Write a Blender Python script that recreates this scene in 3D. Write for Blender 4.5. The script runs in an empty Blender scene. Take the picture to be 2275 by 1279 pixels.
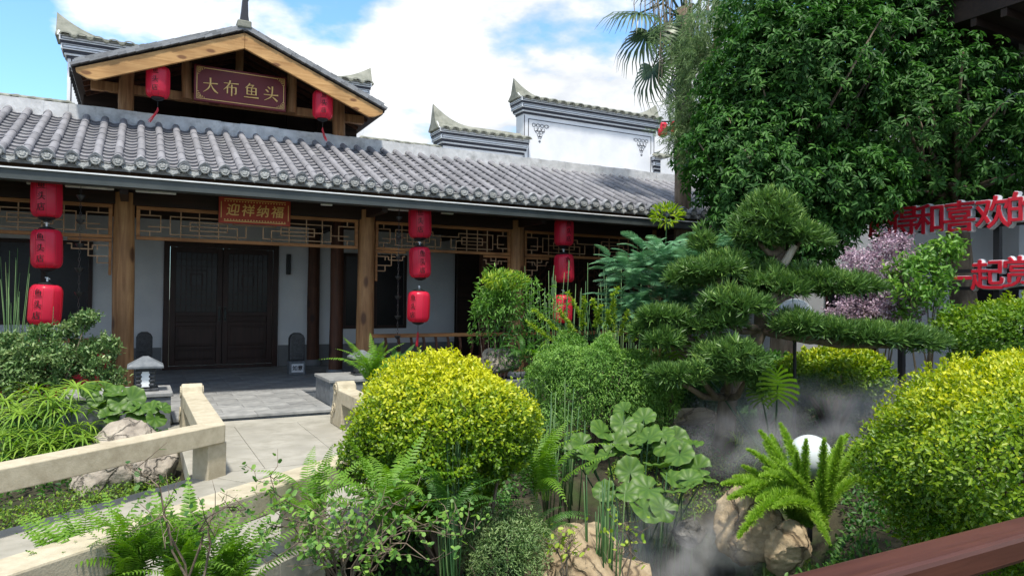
import bpy, bmesh, math, random
import numpy as np
from mathutils import Vector, Matrix, noise
random.seed(7); rng = np.random.default_rng(7)
scene = bpy.context.scene
col = scene.collection
R_ = math.radians
# ------------------------------------------------------------------ camera
# world axes: X runs along the hall's facade, Y runs into the hall, Z=0 is the porch floor
FOC, PW, PH = 1560.0, 2275.0, 1279.0
YAW, PITCH, ROLL = R_(28.07), R_(.9), R_(.62)
CAM = Vector((0, 0, 1.5))
FWD = Vector((math.sin(YAW)*math.cos(PITCH), math.cos(YAW)*math.cos(PITCH), math.sin(PITCH)))
_r0 = Vector((math.cos(YAW), -math.sin(YAW), 0)); _u0 = _r0.cross(FWD)
RGT = _r0*math.cos(ROLL)+_u0*math.sin(ROLL); UPV = -_r0*math.sin(ROLL)+_u0*math.cos(ROLL)
cd = bpy.data.cameras.new('camera'); cam = bpy.data.objects.new('camera', cd); col.objects.link(cam)
cd.sensor_width = 36; cd.lens = FOC/PW*36; cd.clip_end = 2000; cd.clip_start = .05
cam.matrix_world = Matrix(((RGT.x, UPV.x, -FWD.x, CAM.x), (RGT.y, UPV.y, -FWD.y, CAM.y), (RGT.z, UPV.z, -FWD.z, CAM.z), (0, 0, 0, 1)))
scene.camera = cam
# ------------------------------------------------------------------ sky and sun
SUN_EL, SUN_AZ = R_(67), R_(205)          # azimuth clockwise from +Y
world = bpy.data.worlds.new('World'); scene.world = world; world.use_nodes = True
nt = world.node_tree; N = nt.nodes; Lk = nt.links
bg = N['Background']; bg.inputs[1].default_value = 1.0
sky = N.new('ShaderNodeTexSky'); sky.sky_type = 'NISHITA'; sky.sun_disc = False
sky.sun_elevation = SUN_EL; sky.sun_rotation = SUN_AZ; sky.air_density = 1.0; sky.dust_density = .6; sky.ozone_density = 1.2
def wn(t, **k):
    n = N.new(t)
    for a, b in k.items(): setattr(n, a, b)
    return n
def wmath(op, a, b=None):
    n = wn('ShaderNodeMath', operation=op)
    for i, v in enumerate((a, b)):
        if v is None: continue
        if hasattr(v, 'is_output'): Lk.new(v, n.inputs[i])
        else: n.inputs[i].default_value = v
    return n.outputs[0]
tc = wn('ShaderNodeTexCoord')
sep = wn('ShaderNodeSeparateXYZ'); Lk.new(tc.outputs['Generated'], sep.inputs[0])
zc = wmath('ADD', wmath('MAXIMUM', sep.outputs[2], 0.0), .22)
cx = wmath('DIVIDE', sep.outputs[0], zc); cy = wmath('DIVIDE', sep.outputs[1], zc)
cmb = wn('ShaderNodeCombineXYZ'); Lk.new(cx, cmb.inputs[0]); Lk.new(cy, cmb.inputs[1])
SKY_OFF = (19.567, 1.09, 6.531)
mp = wn('ShaderNodeMapping'); mp.inputs['Location'].default_value = SKY_OFF; Lk.new(cmb.outputs[0], mp.inputs[0])
n1 = wn('ShaderNodeTexNoise'); n1.inputs['Scale'].default_value = 1.15; n1.inputs['Detail'].default_value = 12; n1.inputs['Roughness'].default_value = .52
n1.inputs['Distortion'].default_value = .0
Lk.new(mp.outputs[0], n1.inputs[0])
rm = wn('ShaderNodeValToRGB'); rm.color_ramp.elements[0].position = .425; rm.color_ramp.elements[1].position = .475
Lk.new(n1.outputs[0], rm.inputs[0])
n2 = wn('ShaderNodeTexNoise'); n2.inputs['Scale'].default_value = 2.3; n2.inputs['Detail'].default_value = 7; n2.inputs['Roughness'].default_value = .55
Lk.new(mp.outputs[0], n2.inputs[0])
rc = wn('ShaderNodeValToRGB'); rc.color_ramp.elements[0].position = .41; rc.color_ramp.elements[1].position = .64
rc.color_ramp.elements[0].color = (.36, .39, .43, 1); rc.color_ramp.elements[1].color = (.74, .745, .75, 1)
Lk.new(n2.outputs[0], rc.inputs[0])
sks = wn('ShaderNodeMixRGB', blend_type='MULTIPLY'); sks.inputs[0].default_value = 1; sks.inputs[2].default_value = (.115, .155, .18, 1)
Lk.new(sky.outputs[0], sks.inputs[1])
mx = wn('ShaderNodeMixRGB'); Lk.new(rm.outputs[0], mx.inputs[0]); Lk.new(sks.outputs[0], mx.inputs[1]); Lk.new(rc.outputs[0], mx.inputs[2])
Lk.new(mx.outputs[0], bg.inputs[0])
sl = bpy.data.lights.new('sun', 'SUN'); sl.energy = 3.1; sl.angle = R_(5); sl.color = (1, .94, .84)
sun = bpy.data.objects.new('sun', sl); col.objects.link(sun)
sd = Vector((math.sin(SUN_AZ)*math.cos(SUN_EL), math.cos(SUN_AZ)*math.cos(SUN_EL), math.sin(SUN_EL)))
sun.rotation_euler = sd.to_track_quat('Z', 'Y').to_euler(); sun.location = (0, 0, 30)
scene.view_settings.view_transform = 'Standard'; scene.view_settings.look = 'None'
scene.view_settings.exposure = 0.90; scene.view_settings.gamma = 1.0
# ------------------------------------------------------------------ helpers
def ray(x, y): return FWD+RGT*((x-PW/2)/FOC)+UPV*((PH/2-y)/FOC)
def at(x, y, X=None, Y=None, Z=None, d=None):
    v = ray(x, y)
    if X is not None: t = (X-CAM.x)/v.x
    elif Y is not None: t = (Y-CAM.y)/v.y
    elif Z is not None: t = (Z-CAM.z)/v.z
    else: t = d
    return CAM+v*t
WM = {}
def link(o, parent=None, M=None):
    M = M or Matrix()
    col.objects.link(o)
    if parent is not None:
        o.parent = parent; o.matrix_parent_inverse = WM[parent.name].inverted()
    o.matrix_basis = M; WM[o.name] = M.copy()
    return o
def tag(o, label=None, cat=None, group=None, kind=None):
    if label: o['label'] = label
    if cat: o['category'] = cat
    if group: o['group'] = group
    if kind: o['kind'] = kind
    return o
def thing(name, loc, label, cat, group=None):
    o = bpy.data.objects.new(name, None); o.empty_display_size = .1
    link(o, None, Matrix.Translation(Vector(loc))); return tag(o, label, cat, group)
def inst(name, me, parent, M):
    return link(bpy.data.objects.new(name, me), parent, M)
def own(o, base=None):
    """put a single-mesh thing's origin at its base"""
    me = o.data; co = np.empty(len(me.vertices)*3); me.vertices.foreach_get('co', co); co = co.reshape(-1, 3)
    b = Vector(base) if base is not None else Vector(((co[:, 0].min()+co[:, 0].max())/2, (co[:, 1].min()+co[:, 1].max())/2, co[:, 2].min()))
    me.transform(Matrix.Translation(-b)); o.matrix_basis = Matrix.Translation(b); WM[o.name] = o.matrix_basis.copy(); return o
class MB:
    def __init__(s): s.v = []; s.f = []
    def add(s, vs, fs):
        k = len(s.v); s.v += [tuple(p) for p in vs]; s.f += [tuple(i+k for i in q) for q in fs]; return s
    def box(s, x0, x1, y0, y1, z0, z1):
        return s.add([(x0,y0,z0),(x1,y0,z0),(x1,y1,z0),(x0,y1,z0),(x0,y0,z1),(x1,y0,z1),(x1,y1,z1),(x0,y1,z1)],
                     [(0,3,2,1),(4,5,6,7),(0,1,5,4),(1,2,6,5),(2,3,7,6),(3,0,4,7)])
    def beam(s, p0, p1, w, h, up=(0,0,1)):
        p0 = Vector(p0); p1 = Vector(p1); d = (p1-p0).normalized(); up = Vector(up)
        a = d.cross(up)
        if a.length < 1e-4: a = d.cross(Vector((1,0,0)))
        a.normalize(); b = a.cross(d).normalized(); a *= w/2; b *= h/2
        return s.add([p0-a-b,p0+a-b,p0+a+b,p0-a+b,p1-a-b,p1+a-b,p1+a+b,p1-a+b],
                     [(0,1,2,3),(7,6,5,4),(0,4,5,1),(1,5,6,2),(2,6,7,3),(3,7,4,0)])
    def tube(s, pts, rad, n=8, cap=True):
        pts = [Vector(p) for p in pts]; m = len(pts)
        if not hasattr(rad, '__len__'): rad = [rad]*m
        vs = []; t0 = (pts[1]-pts[0]).normalized(); a = t0.orthogonal().normalized()
        for i, p in enumerate(pts):
            t = (pts[min(i+1, m-1)]-pts[max(i-1, 0)])
            t = t.normalized() if t.length > 1e-9 else t0
            a = (a-t*a.dot(t)); a = a.normalized() if a.length > 1e-6 else t.orthogonal().normalized()
            b = t.cross(a)
            for k in range(n):
                q = 2*math.pi*k/n; vs.append(p+(a*math.cos(q)+b*math.sin(q))*rad[i])
        fs = [(i*n+k, i*n+(k+1) % n, (i+1)*n+(k+1) % n, (i+1)*n+k) for i in range(m-1) for k in range(n)]
        if cap: fs += [tuple(range(n-1, -1, -1)), tuple((m-1)*n+k for k in range(n))]
        return s.add(vs, fs)
    def lathe(s, prof, c=(0,0,0), n=24, fn=None):
        c = Vector(c); vs = []; m = len(prof)
        for r, z in prof:
            for k in range(n):
                q = 2*math.pi*k/n; rr = r*(fn(q) if fn else 1); vs.append(c+Vector((rr*math.cos(q), rr*math.sin(q), z)))
        fs = [(i*n+k, i*n+(k+1) % n, (i+1)*n+(k+1) % n, (i+1)*n+k) for i in range(m-1) for k in range(n)]
        fs += [tuple(range(n-1, -1, -1)), tuple((m-1)*n+k for k in range(n))]
        return s.add(vs, fs)
    def prism(s, poly, o, u, v, dep):
        o = Vector(o); u = Vector(u); v = Vector(v); dep = Vector(dep); n = len(poly)
        a = [o+u*x+v*y for x, y in poly]; b = [p+dep for p in a]
        return s.add(a+b, [tuple(range(n-1, -1, -1)), tuple(range(n, 2*n))]+[(i, (i+1) % n, n+(i+1) % n, n+i) for i in range(n)])
    def mesh(s, name, mat, smooth=False):
        me = bpy.data.meshes.new(name); me.from_pydata(s.v, [], s.f); me.update()
        if smooth: me.polygons.foreach_set('use_smooth', [True]*len(me.polygons))
        if mat: me.materials.append(mat)
        return me
    def build(s, name, mat, parent=None, smooth=False, bevel=0.0, auto=False):
        me = s.mesh(name, mat, smooth)
        bm = bmesh.new(); bm.from_mesh(me); bmesh.ops.recalc_face_normals(bm, faces=bm.faces); bm.to_mesh(me); bm.free()
        o = bpy.data.objects.new(name, me); link(o, parent)
        if bevel:
            b = o.modifiers.new('bevel', 'BEVEL'); b.width = bevel; b.segments = 2; b.limit_method = 'ANGLE'; b.angle_limit = R_(40)
        if auto: sharp(me)
        if parent is None: own(o)
        return o
def sharp(me, ang=35):
    me.polygons.foreach_set('use_smooth', [True]*len(me.polygons))
    try: me.set_sharp_from_angle(angle=R_(ang))
    except Exception: pass
# ------------------------------------------------------------------ materials
def mat_new(name):
    m = bpy.data.materials.new(name); m.use_nodes = True
    return m, m.node_tree, m.node_tree.nodes['Principled BSDF']
def nd(t, typ, **k):
    n = t.nodes.new(typ)
    for a, b in k.items(): setattr(n, a, b)
    return n
def noise_mat(name, c1, c2, scale=6, rough=.7, stretch=(1,1,1), detail=6, bump=.15, c3=None, s3=1.5, amt3=.5, lo=.35, hi=.65, rnd=0.0, spec=.3, coord='Object', bscale=None, dist=0.0, metal=0.0):
    m, t, b = mat_new(name)
    tc = nd(t, 'ShaderNodeTexCoord'); mp = nd(t, 'ShaderNodeMapping'); mp.inputs['Scale'].default_value = stretch
    t.links.new(tc.outputs[coord], mp.inputs[0])
    n = nd(t, 'ShaderNodeTexNoise'); n.inputs['Scale'].default_value = scale; n.inputs['Detail'].default_value = detail; n.inputs['Distortion'].default_value = dist
    n.inputs['Roughness'].default_value = .6
    t.links.new(mp.outputs[0], n.inputs[0])
    r = nd(t, 'ShaderNodeValToRGB'); r.color_ramp.elements[0].position = lo; r.color_ramp.elements[1].position = hi
    r.color_ramp.elements[0].color = (*c1, 1); r.color_ramp.elements[1].color = (*c2, 1)
    t.links.new(n.outputs[0], r.inputs[0]); out = r.outputs[0]
    if c3:
        n3 = nd(t, 'ShaderNodeTexNoise'); n3.inputs['Scale'].default_value = s3; n3.inputs['Detail'].default_value = 8; n3.inputs['Roughness'].default_value = .7
        t.links.new(tc.outputs[coord], n3.inputs[0])
        r3 = nd(t, 'ShaderNodeValToRGB'); r3.color_ramp.elements[0].position = .52; r3.color_ramp.elements[1].position = .68
        r3.color_ramp.elements[1].color = (amt3, amt3, amt3, 1); t.links.new(n3.outputs[0], r3.inputs[0])
        mx = nd(t, 'ShaderNodeMixRGB'); mx.inputs[2].default_value = (*c3, 1)
        t.links.new(r3.outputs[0], mx.inputs[0]); t.links.new(out, mx.inputs[1]); out = mx.outputs[0]
    if rnd:
        oi = nd(t, 'ShaderNodeObjectInfo'); hs = nd(t, 'ShaderNodeHueSaturation')
        mr = nd(t, 'ShaderNodeMapRange'); mr.inputs['To Min'].default_value = 1-rnd; mr.inputs['To Max'].default_value = 1+rnd
        t.links.new(oi.outputs['Random'], mr.inputs[0]); t.links.new(mr.outputs[0], hs.inputs['Value']); t.links.new(out, hs.inputs['Color']); out = hs.outputs[0]
    t.links.new(out, b.inputs['Base Color']); b.inputs['Roughness'].default_value = rough; b.inputs['Specular IOR Level'].default_value = spec; b.inputs['Metallic'].default_value = metal
    if bump:
        nb = n
        if bscale:
            nb = nd(t, 'ShaderNodeTexNoise'); nb.inputs['Scale'].default_value = bscale; nb.inputs['Detail'].default_value = 8; t.links.new(mp.outputs[0], nb.inputs[0])
        bp = nd(t, 'ShaderNodeBump'); bp.inputs['Strength'].default_value = bump; bp.inputs['Distance'].default_value = .03
        t.links.new(nb.outputs[0], bp.inputs['Height']); t.links.new(bp.outputs[0], b.inputs['Normal'])
    return m
def leaf_mat(name, dark, mid, lite, rough=.45, trans=.3, spec=.4):
    """colour differs leaf by leaf (attribute rnd)"""
    m, t, b = mat_new(name)
    a = nd(t, 'ShaderNodeAttribute'); a.attribute_name = 'rnd'
    r = nd(t, 'ShaderNodeValToRGB'); e = r.color_ramp.elements
    e[0].color = (*dark, 1); e[1].color = (*lite, 1); k = e.new(.5); k.color = (*mid, 1)
    t.links.new(a.outputs['Fac'], r.inputs[0]); t.links.new(r.outputs[0], b.inputs['Base Color'])
    b.inputs['Roughness'].default_value = rough; b.inputs['Specular IOR Level'].default_value = spec
    tr = nd(t, 'ShaderNodeBsdfTranslucent'); hs = nd(t, 'ShaderNodeHueSaturation'); hs.inputs['Value'].default_value = 1.5; hs.inputs['Saturation'].default_value = 1.1
    t.links.new(r.outputs[0], hs.inputs['Color']); t.links.new(hs.outputs[0], tr.inputs[0])
    ms = nd(t, 'ShaderNodeMixShader'); ms.inputs[0].default_value = trans
    t.links.new(b.outputs[0], ms.inputs[1]); t.links.new(tr.outputs[0], ms.inputs[2])
    t.links.new(ms.outputs[0], t.nodes['Material Output'].inputs[0])
    return m
def wood_mat(name, c1, c2, knot, axis='z', rough=.6, scale=5, kamt=.8, spec=.3, kscale=1.0):
    m, t, b = mat_new(name)
    tc = nd(t, 'ShaderNodeTexCoord'); mp = nd(t, 'ShaderNodeMapping')
    mp.inputs['Scale'].default_value = {'z': (1,1,.07), 'x': (.07,1,1), 'y': (1,.07,1)}[axis]
    t.links.new(tc.outputs['Object'], mp.inputs[0])
    n = nd(t, 'ShaderNodeTexNoise'); n.inputs['Scale'].default_value = scale*4; n.inputs['Detail'].default_value = 6; n.inputs['Distortion'].default_value = .8
    t.links.new(mp.outputs[0], n.inputs[0])
    r = nd(t, 'ShaderNodeValToRGB'); r.color_ramp.elements[0].position = .3; r.color_ramp.elements[1].position = .7
    r.color_ramp.elements[0].color = (*c1, 1); r.color_ramp.elements[1].color = (*c2, 1); t.links.new(n.outputs[0], r.inputs[0])
    mp2 = nd(t, 'ShaderNodeMapping'); mp2.inputs['Scale'].default_value = {'z': (1,1,.45), 'x': (.45,1,1), 'y': (1,.45,1)}[axis]
    t.links.new(tc.outputs['Object'], mp2.inputs[0])
    v = nd(t, 'ShaderNodeTexVoronoi'); v.inputs['Scale'].default_value = 4.2*kscale; t.links.new(mp2.outputs[0], v.inputs[0])
    rk = nd(t, 'ShaderNodeValToRGB'); rk.color_ramp.elements[0].position = .15; rk.color_ramp.elements[1].position = .26
    rk.color_ramp.elements[0].color = (kamt, kamt, kamt, 1); rk.color_ramp.elements[1].color = (0, 0, 0, 1); t.links.new(v.outputs['Distance'], rk.inputs[0])
    n3 = nd(t, 'ShaderNodeTexNoise'); n3.inputs['Scale'].default_value = 1.7; n3.inputs['Detail'].default_value = 5; t.links.new(tc.outputs['Object'], n3.inputs[0])
    r3 = nd(t, 'ShaderNodeValToRGB'); r3.color_ramp.elements[0].position = .4; r3.color_ramp.elements[1].position = .7; r3.color_ramp.elements[1].color = (.55, .55, .55, 1)
    t.links.new(n3.outputs[0], r3.inputs[0])
    m1 = nd(t, 'ShaderNodeMixRGB'); m1.inputs[2].default_value = (*[x*.45 for x in c1], 1); t.links.new(r3.outputs[0], m1.inputs[0]); t.links.new(r.outputs[0], m1.inputs[1])
    m2 = nd(t, 'ShaderNodeMixRGB'); m2.inputs[2].default_value = (*knot, 1); t.links.new(rk.outputs[0], m2.inputs[0]); t.links.new(m1.outputs[0], m2.inputs[1])
    t.links.new(m2.outputs[0], b.inputs['Base Color']); b.inputs['Roughness'].default_value = rough; b.inputs['Specular IOR Level'].default_value = spec
    bp = nd(t, 'ShaderNodeBump'); bp.inputs['Strength'].default_value = .2; bp.inputs['Distance'].default_value = .01
    t.links.new(n.outputs[0], bp.inputs['Height']); t.links.new(bp.outputs[0], b.inputs['Normal'])
    return m
def plain(name, c, rough=.5, spec=.4, metal=0.0):
    return noise_mat(name, [x*.9 for x in c], [min(1, x*1.06) for x in c], 9, rough, bump=.03, spec=spec, metal=metal)
M = {}
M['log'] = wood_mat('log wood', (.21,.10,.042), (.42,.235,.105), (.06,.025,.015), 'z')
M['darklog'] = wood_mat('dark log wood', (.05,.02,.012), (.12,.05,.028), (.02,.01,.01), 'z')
M['barge'] = wood_mat('pine board', (.42,.22,.08), (.66,.40,.17), (.16,.07,.03), 'x', kscale=1.5, kamt=.9)
M['orange'] = wood_mat('lattice frame wood', (.25,.11,.042), (.42,.205,.08), (.08,.03,.02), 'x', kamt=.3)
M['bars'] = wood_mat('lattice bar wood', (.32,.19,.105), (.50,.33,.20), (.1,.05,.03), 'x', kamt=.2)
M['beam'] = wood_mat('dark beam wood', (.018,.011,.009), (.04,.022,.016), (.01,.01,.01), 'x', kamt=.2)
M['fascia'] = wood_mat('fascia wood', (.09,.05,.03), (.20,.115,.07), (.04,.02,.02), 'x', kamt=.4)
M['door'] = wood_mat('door wood', (.022,.010,.009), (.050,.022,.018), (.01,.008,.008), 'z', kamt=.2, rough=.45)
M['hand'] = wood_mat('handrail wood', (.055,.02,.015), (.10,.038,.026), (.04,.02,.015), 'x', kamt=.15, rough=.35)
M['glass'] = plain('dark glass', (.010,.011,.015), .25, .25)
M['tile'] = noise_mat('roof tile clay', (.17,.17,.185), (.255,.255,.275), 7, .85, c3=(.27,.28,.25), s3=3.0, amt3=.4, rnd=.16, spec=.15, bump=.15)
M['tile2'] = noise_mat('eave tile clay', (.23,.24,.245), (.36,.37,.37), 30, .8, c3=(.42,.44,.41), s3=6.0, amt3=.6, rnd=.15, bump=.6, bscale=55)
M['slate'] = noise_mat('slate edge tile', (.19,.20,.215), (.30,.31,.325), 8, .8, rnd=.25, bump=.2)
M['ledge'] = noise_mat('mortar ledge', (.46,.47,.48), (.64,.65,.66), 5, .85, c3=(.13,.13,.12), s3=2.6, amt3=.55, bump=.35)
M['gutter'] = noise_mat('gutter metal', (.035,.045,.045), (.055,.065,.065), 2, .5, bump=0, spec=.5)
M['lip'] = plain('gutter lip', (.75,.77,.78), .4)
M['white'] = noise_mat('white plaster', (.60,.62,.655), (.70,.715,.74), 1.4, .85, c3=(.55,.56,.58), s3=1.1, amt3=.25, bump=.05)
M['dado'] = noise_mat('grey dado', (.15,.16,.17), (.20,.21,.22), 3, .8, bump=.08)
M['cap'] = noise_mat('cap mortar', (.17,.18,.15), (.28,.285,.245), 5, .9, c3=(.10,.11,.085), s3=3, amt3=.6, bump=.3)
M['black'] = plain('black trim paint', (.028,.03,.042), .6)
M['trimgrey'] = plain('pale trim paint', (.62,.65,.69), .7)
M['iron'] = plain('black iron', (.018,.018,.02), .45)
M['plinth'] = noise_mat('dark grey stone', (.10,.115,.13), (.17,.185,.20), 12, .6, c3=(.28,.29,.30), s3=5, amt3=.3, bump=.1)
M['paver'] = noise_mat('porch paving stone', (.20,.205,.205), (.31,.315,.31), 7, .55, c3=(.34,.34,.33), s3=1.6, amt3=.4, rnd=.14, bump=.12, spec=.45)
M['railstone'] = noise_mat('tan cut stone', (.385,.34,.245), (.48,.43,.32), 14, .85, c3=(.22,.18,.115), s3=2.0, amt3=.55, bump=.12, bscale=90)
M['deck'] = noise_mat('bridge deck stone', (.265,.255,.215), (.36,.345,.30), 6, .85, c3=(.15,.145,.125), s3=1.5, amt3=.6, rnd=.06, bump=.12, bscale=60)
def rock_mat(name, c1, c2, dark, sc=1.0):
    m = noise_mat(name, c1, c2, 5*sc, .9, c3=dark, s3=2.4*sc, amt3=.8, bump=0)
    t = m.node_tree; b = t.nodes['Principled BSDF']; src = b.inputs['Base Color'].links[0].from_socket
    tc = nd(t, 'ShaderNodeTexCoord'); n0 = nd(t, 'ShaderNodeTexNoise'); n0.inputs['Scale'].default_value = 3*sc; n0.inputs['Detail'].default_value = 6
    mxv = nd(t, 'ShaderNodeMixRGB'); mxv.inputs[0].default_value = .35; t.links.new(tc.outputs['Object'], n0.inputs[0]); t.links.new(tc.outputs['Object'], mxv.inputs[1]); t.links.new(n0.outputs['Color'], mxv.inputs[2])
    v = nd(t, 'ShaderNodeTexVoronoi'); v.feature = 'DISTANCE_TO_EDGE'; v.inputs['Scale'].default_value = 4.5*sc; t.links.new(mxv.outputs[0], v.inputs[0])
    r = nd(t, 'ShaderNodeValToRGB'); r.color_ramp.elements[0].position = .0; r.color_ramp.elements[1].position = .045; r.color_ramp.elements[0].color = (.8,.8,.8,1); r.color_ramp.elements[1].color = (0,0,0,1); t.links.new(v.outputs['Distance'], r.inputs[0])
    mx = nd(t, 'ShaderNodeMixRGB'); mx.inputs[2].default_value = (*[x*.7 for x in dark], 1); t.links.new(r.outputs[0], mx.inputs[0]); t.links.new(src, mx.inputs[1]); t.links.new(mx.outputs[0], b.inputs['Base Color'])
    nb = nd(t, 'ShaderNodeTexNoise'); nb.inputs['Scale'].default_value = 16*sc; nb.inputs['Detail'].default_value = 9; nb.inputs['Roughness'].default_value = .65; t.links.new(tc.outputs['Object'], nb.inputs[0])
    ad = nd(t, 'ShaderNodeMath', operation='SUBTRACT'); t.links.new(nb.outputs[0], ad.inputs[0]); t.links.new(r.outputs[0], ad.inputs[1])
    bp = nd(t, 'ShaderNodeBump'); bp.inputs['Strength'].default_value = .8; bp.inputs['Distance'].default_value = .03; t.links.new(ad.outputs[0], bp.inputs['Height']); t.links.new(bp.outputs[0], b.inputs['Normal'])
    return m
M['rock'] = rock_mat('garden rock', (.24,.21,.175), (.46,.41,.335), (.10,.09,.075))
M['rock2'] = rock_mat('tan boulder', (.27,.20,.12), (.46,.37,.245), (.13,.09,.055), .8)
M['rock3'] = rock_mat('dark grey rock', (.06,.06,.055), (.15,.145,.135), (.25,.24,.22), 1.5)
M['soil'] = noise_mat('garden soil', (.018,.016,.011), (.05,.045,.026), 9, .95, c3=(.035,.06,.016), s3=1.6, amt3=.9, bump=.6)
M['gold'] = plain('gold paint', (.72,.46,.13), .35, .6)
M['red'] = None
M['ink'] = plain('black ink', (.015,.008,.008), .7)
M['maroon'] = noise_mat('maroon lacquer', (.105,.012,.018), (.135,.016,.022), 2, .4, bump=0)
M['redsign'] = noise_mat('red lacquer board', (.30,.04,.022), (.38,.055,.03), 3, .5, bump=0)
M['redpaint'] = plain('red paint', (.48,.02,.035), .5)
M['letter'] = plain('red letter face', (.60,.015,.035), .35)
M['steel'] = plain('pale letter side', (.72,.74,.78), .3)
M['bark'] = noise_mat('bark', (.10,.075,.055), (.24,.19,.14), 9, .9, stretch=(1,1,.25), bump=.8, c3=(.05,.04,.03), amt3=.6)
M['palebark'] = noise_mat('pale cut branch', (.30,.26,.20), (.46,.41,.33), 10, .9, stretch=(1,1,.3), bump=.5)
M['globe'] = None
def red_cloth():
    m, t, b = mat_new('red lantern skin')
    tc = nd(t, 'ShaderNodeTexCoord'); n = nd(t, 'ShaderNodeTexNoise'); n.inputs['Scale'].default_value = 3
    t.links.new(tc.outputs['Object'], n.inputs[0]); r = nd(t, 'ShaderNodeValToRGB')
    r.color_ramp.elements[0].color = (.78,.030,.085,1); r.color_ramp.elements[1].color = (.88,.050,.115,1); t.links.new(n.outputs[0], r.inputs[0])
    t.links.new(r.outputs[0], b.inputs['Base Color']); b.inputs['Roughness'].default_value = .3; b.inputs['Specular IOR Level'].default_value = .5
    tr = nd(t, 'ShaderNodeBsdfTranslucent'); tr.inputs[0].default_value = (.95,.05,.11,1)
    ms = nd(t, 'ShaderNodeMixShader'); ms.inputs[0].default_value = .5
    t.links.new(b.outputs[0], ms.inputs[1]); t.links.new(tr.outputs[0], ms.inputs[2]); t.links.new(ms.outputs[0], t.nodes['Material Output'].inputs[0])
    return m
M['red'] = red_cloth()
M['globe'] = noise_mat('milk glass', (.52,.57,.60), (.60,.65,.68), 2, .25, bump=0, spec=.5)
# ================================================================== the hall
hall = thing('restaurant_hall', (1.6, 12, 0), 'long low hall with grey tiled roof, timber porch and raised wooden gable', 'building')
# ---- porch floor and its paving
m = MB(); m.box(-6, 16, 11.62, 16.2, -.6, -.032); floor = m.build('porch_floor', M['plinth'], hall)
m = MB(); m.box(.42, 2.34, 9.47, 11.61, -.6, -.032); m.build('entry_floor', M['plinth'], hall)
sm = {}
def slab(x0, x1, y0, y1, z=-.03, g=.005, parent=None, name='paving_slab', mat='paver', zt=0.0):
    w, l = round(x1-x0-g, 3), round(y1-y0-g, 3)
    key = (w, l, mat, name)
    if key not in sm:
        b = MB(); b.box(-w/2, w/2, -l/2, l/2, 0, zt-z); me = b.mesh(name, M[mat])
        sm[key] = me
    o = inst(name, sm[key], parent or floor, Matrix.Translation((((x0+x1)/2, (y0+y1)/2, z+random.uniform(-.002, .001))))@Matrix.Rotation(random.uniform(-.002, .002), 4, 'Z'))
    return o
for i in range(2): slab(.40+i*.98, .40+(i+1)*.98, 9.42, 9.75)
y = 9.75; j = 0
while y < 15.7:
    x0, x1 = (.40, 2.36) if y < 11.6 else (-1.3, 5.0)
    x = x0-(.3 if j % 2 else 0)
    while x < x1-.02:
        a, b_ = max(x, x0), min(x+.6, x1)
        if b_-a > .05: slab(a, b_, y, y+.31)
        x += .6
    y += .31; j += 1
# riser of the entry step
m = MB(); m.box(.41, 2.35, 9.445, 9.469, -.5, -.034); m.build('step_riser', M['plinth'], hall)
for (x0, x1, y0, y1) in ((-.75, .39, 9.2, 10.0), (2.36, 3.35, 9.75, 10.7)):
    m = MB(); m.box(x0+.02, x1-.02, y0+.02, y1-.02, -.6, .308); p = m.build('plinth', M['plinth'], hall, bevel=.006)
    m = MB(); m.box(x0, x1, y0, y1, .31, .355); m.build('plinth_slab', M['paver'], p, bevel=.006)
# ---- columns
def column(x, y, r, z0, z1, mat, name='column', base=True):
    m = MB(); n = 14; ph = random.random()*9
    pts = []; rr = []
    for i in range(n):
        t = i/(n-1); z = z0+(z1-z0)*t
        pts.append((x+.008*math.sin(ph+3*t), y+.008*math.cos(ph*2+4*t), z)); rr.append(r*(1.03-.08*t)*(1+.02*math.sin(ph+t*11)))
    m.tube(pts, rr, 20); o = m.build(name, M[mat], hall, auto=True)
    if base:
        m = MB(); m.lathe([(r*1.25, 0), (r*1.38, .03), (r*1.38, .08), (r*1.12, z0+.012)], (x, y, 0), 24); m.build('column_base', M['dado'], o, auto=True)
    return o
COLX = (-3.9, -.19, 3.51, 6.5, 9.9)
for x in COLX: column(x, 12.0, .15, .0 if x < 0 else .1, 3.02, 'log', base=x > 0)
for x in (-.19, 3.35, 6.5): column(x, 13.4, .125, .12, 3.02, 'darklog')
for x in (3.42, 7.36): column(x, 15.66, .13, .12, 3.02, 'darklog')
# ---- beams, ceiling
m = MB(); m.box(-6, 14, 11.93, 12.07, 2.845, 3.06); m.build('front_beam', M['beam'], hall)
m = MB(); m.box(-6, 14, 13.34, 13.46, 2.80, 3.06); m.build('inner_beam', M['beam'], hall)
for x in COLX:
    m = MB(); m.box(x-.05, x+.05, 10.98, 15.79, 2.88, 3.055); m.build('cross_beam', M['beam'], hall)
m = MB(); m.box(-6, 14, 10.975, 15.9, 3.062, 3.10); m.build('ceiling', M['beam'], hall)
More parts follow.
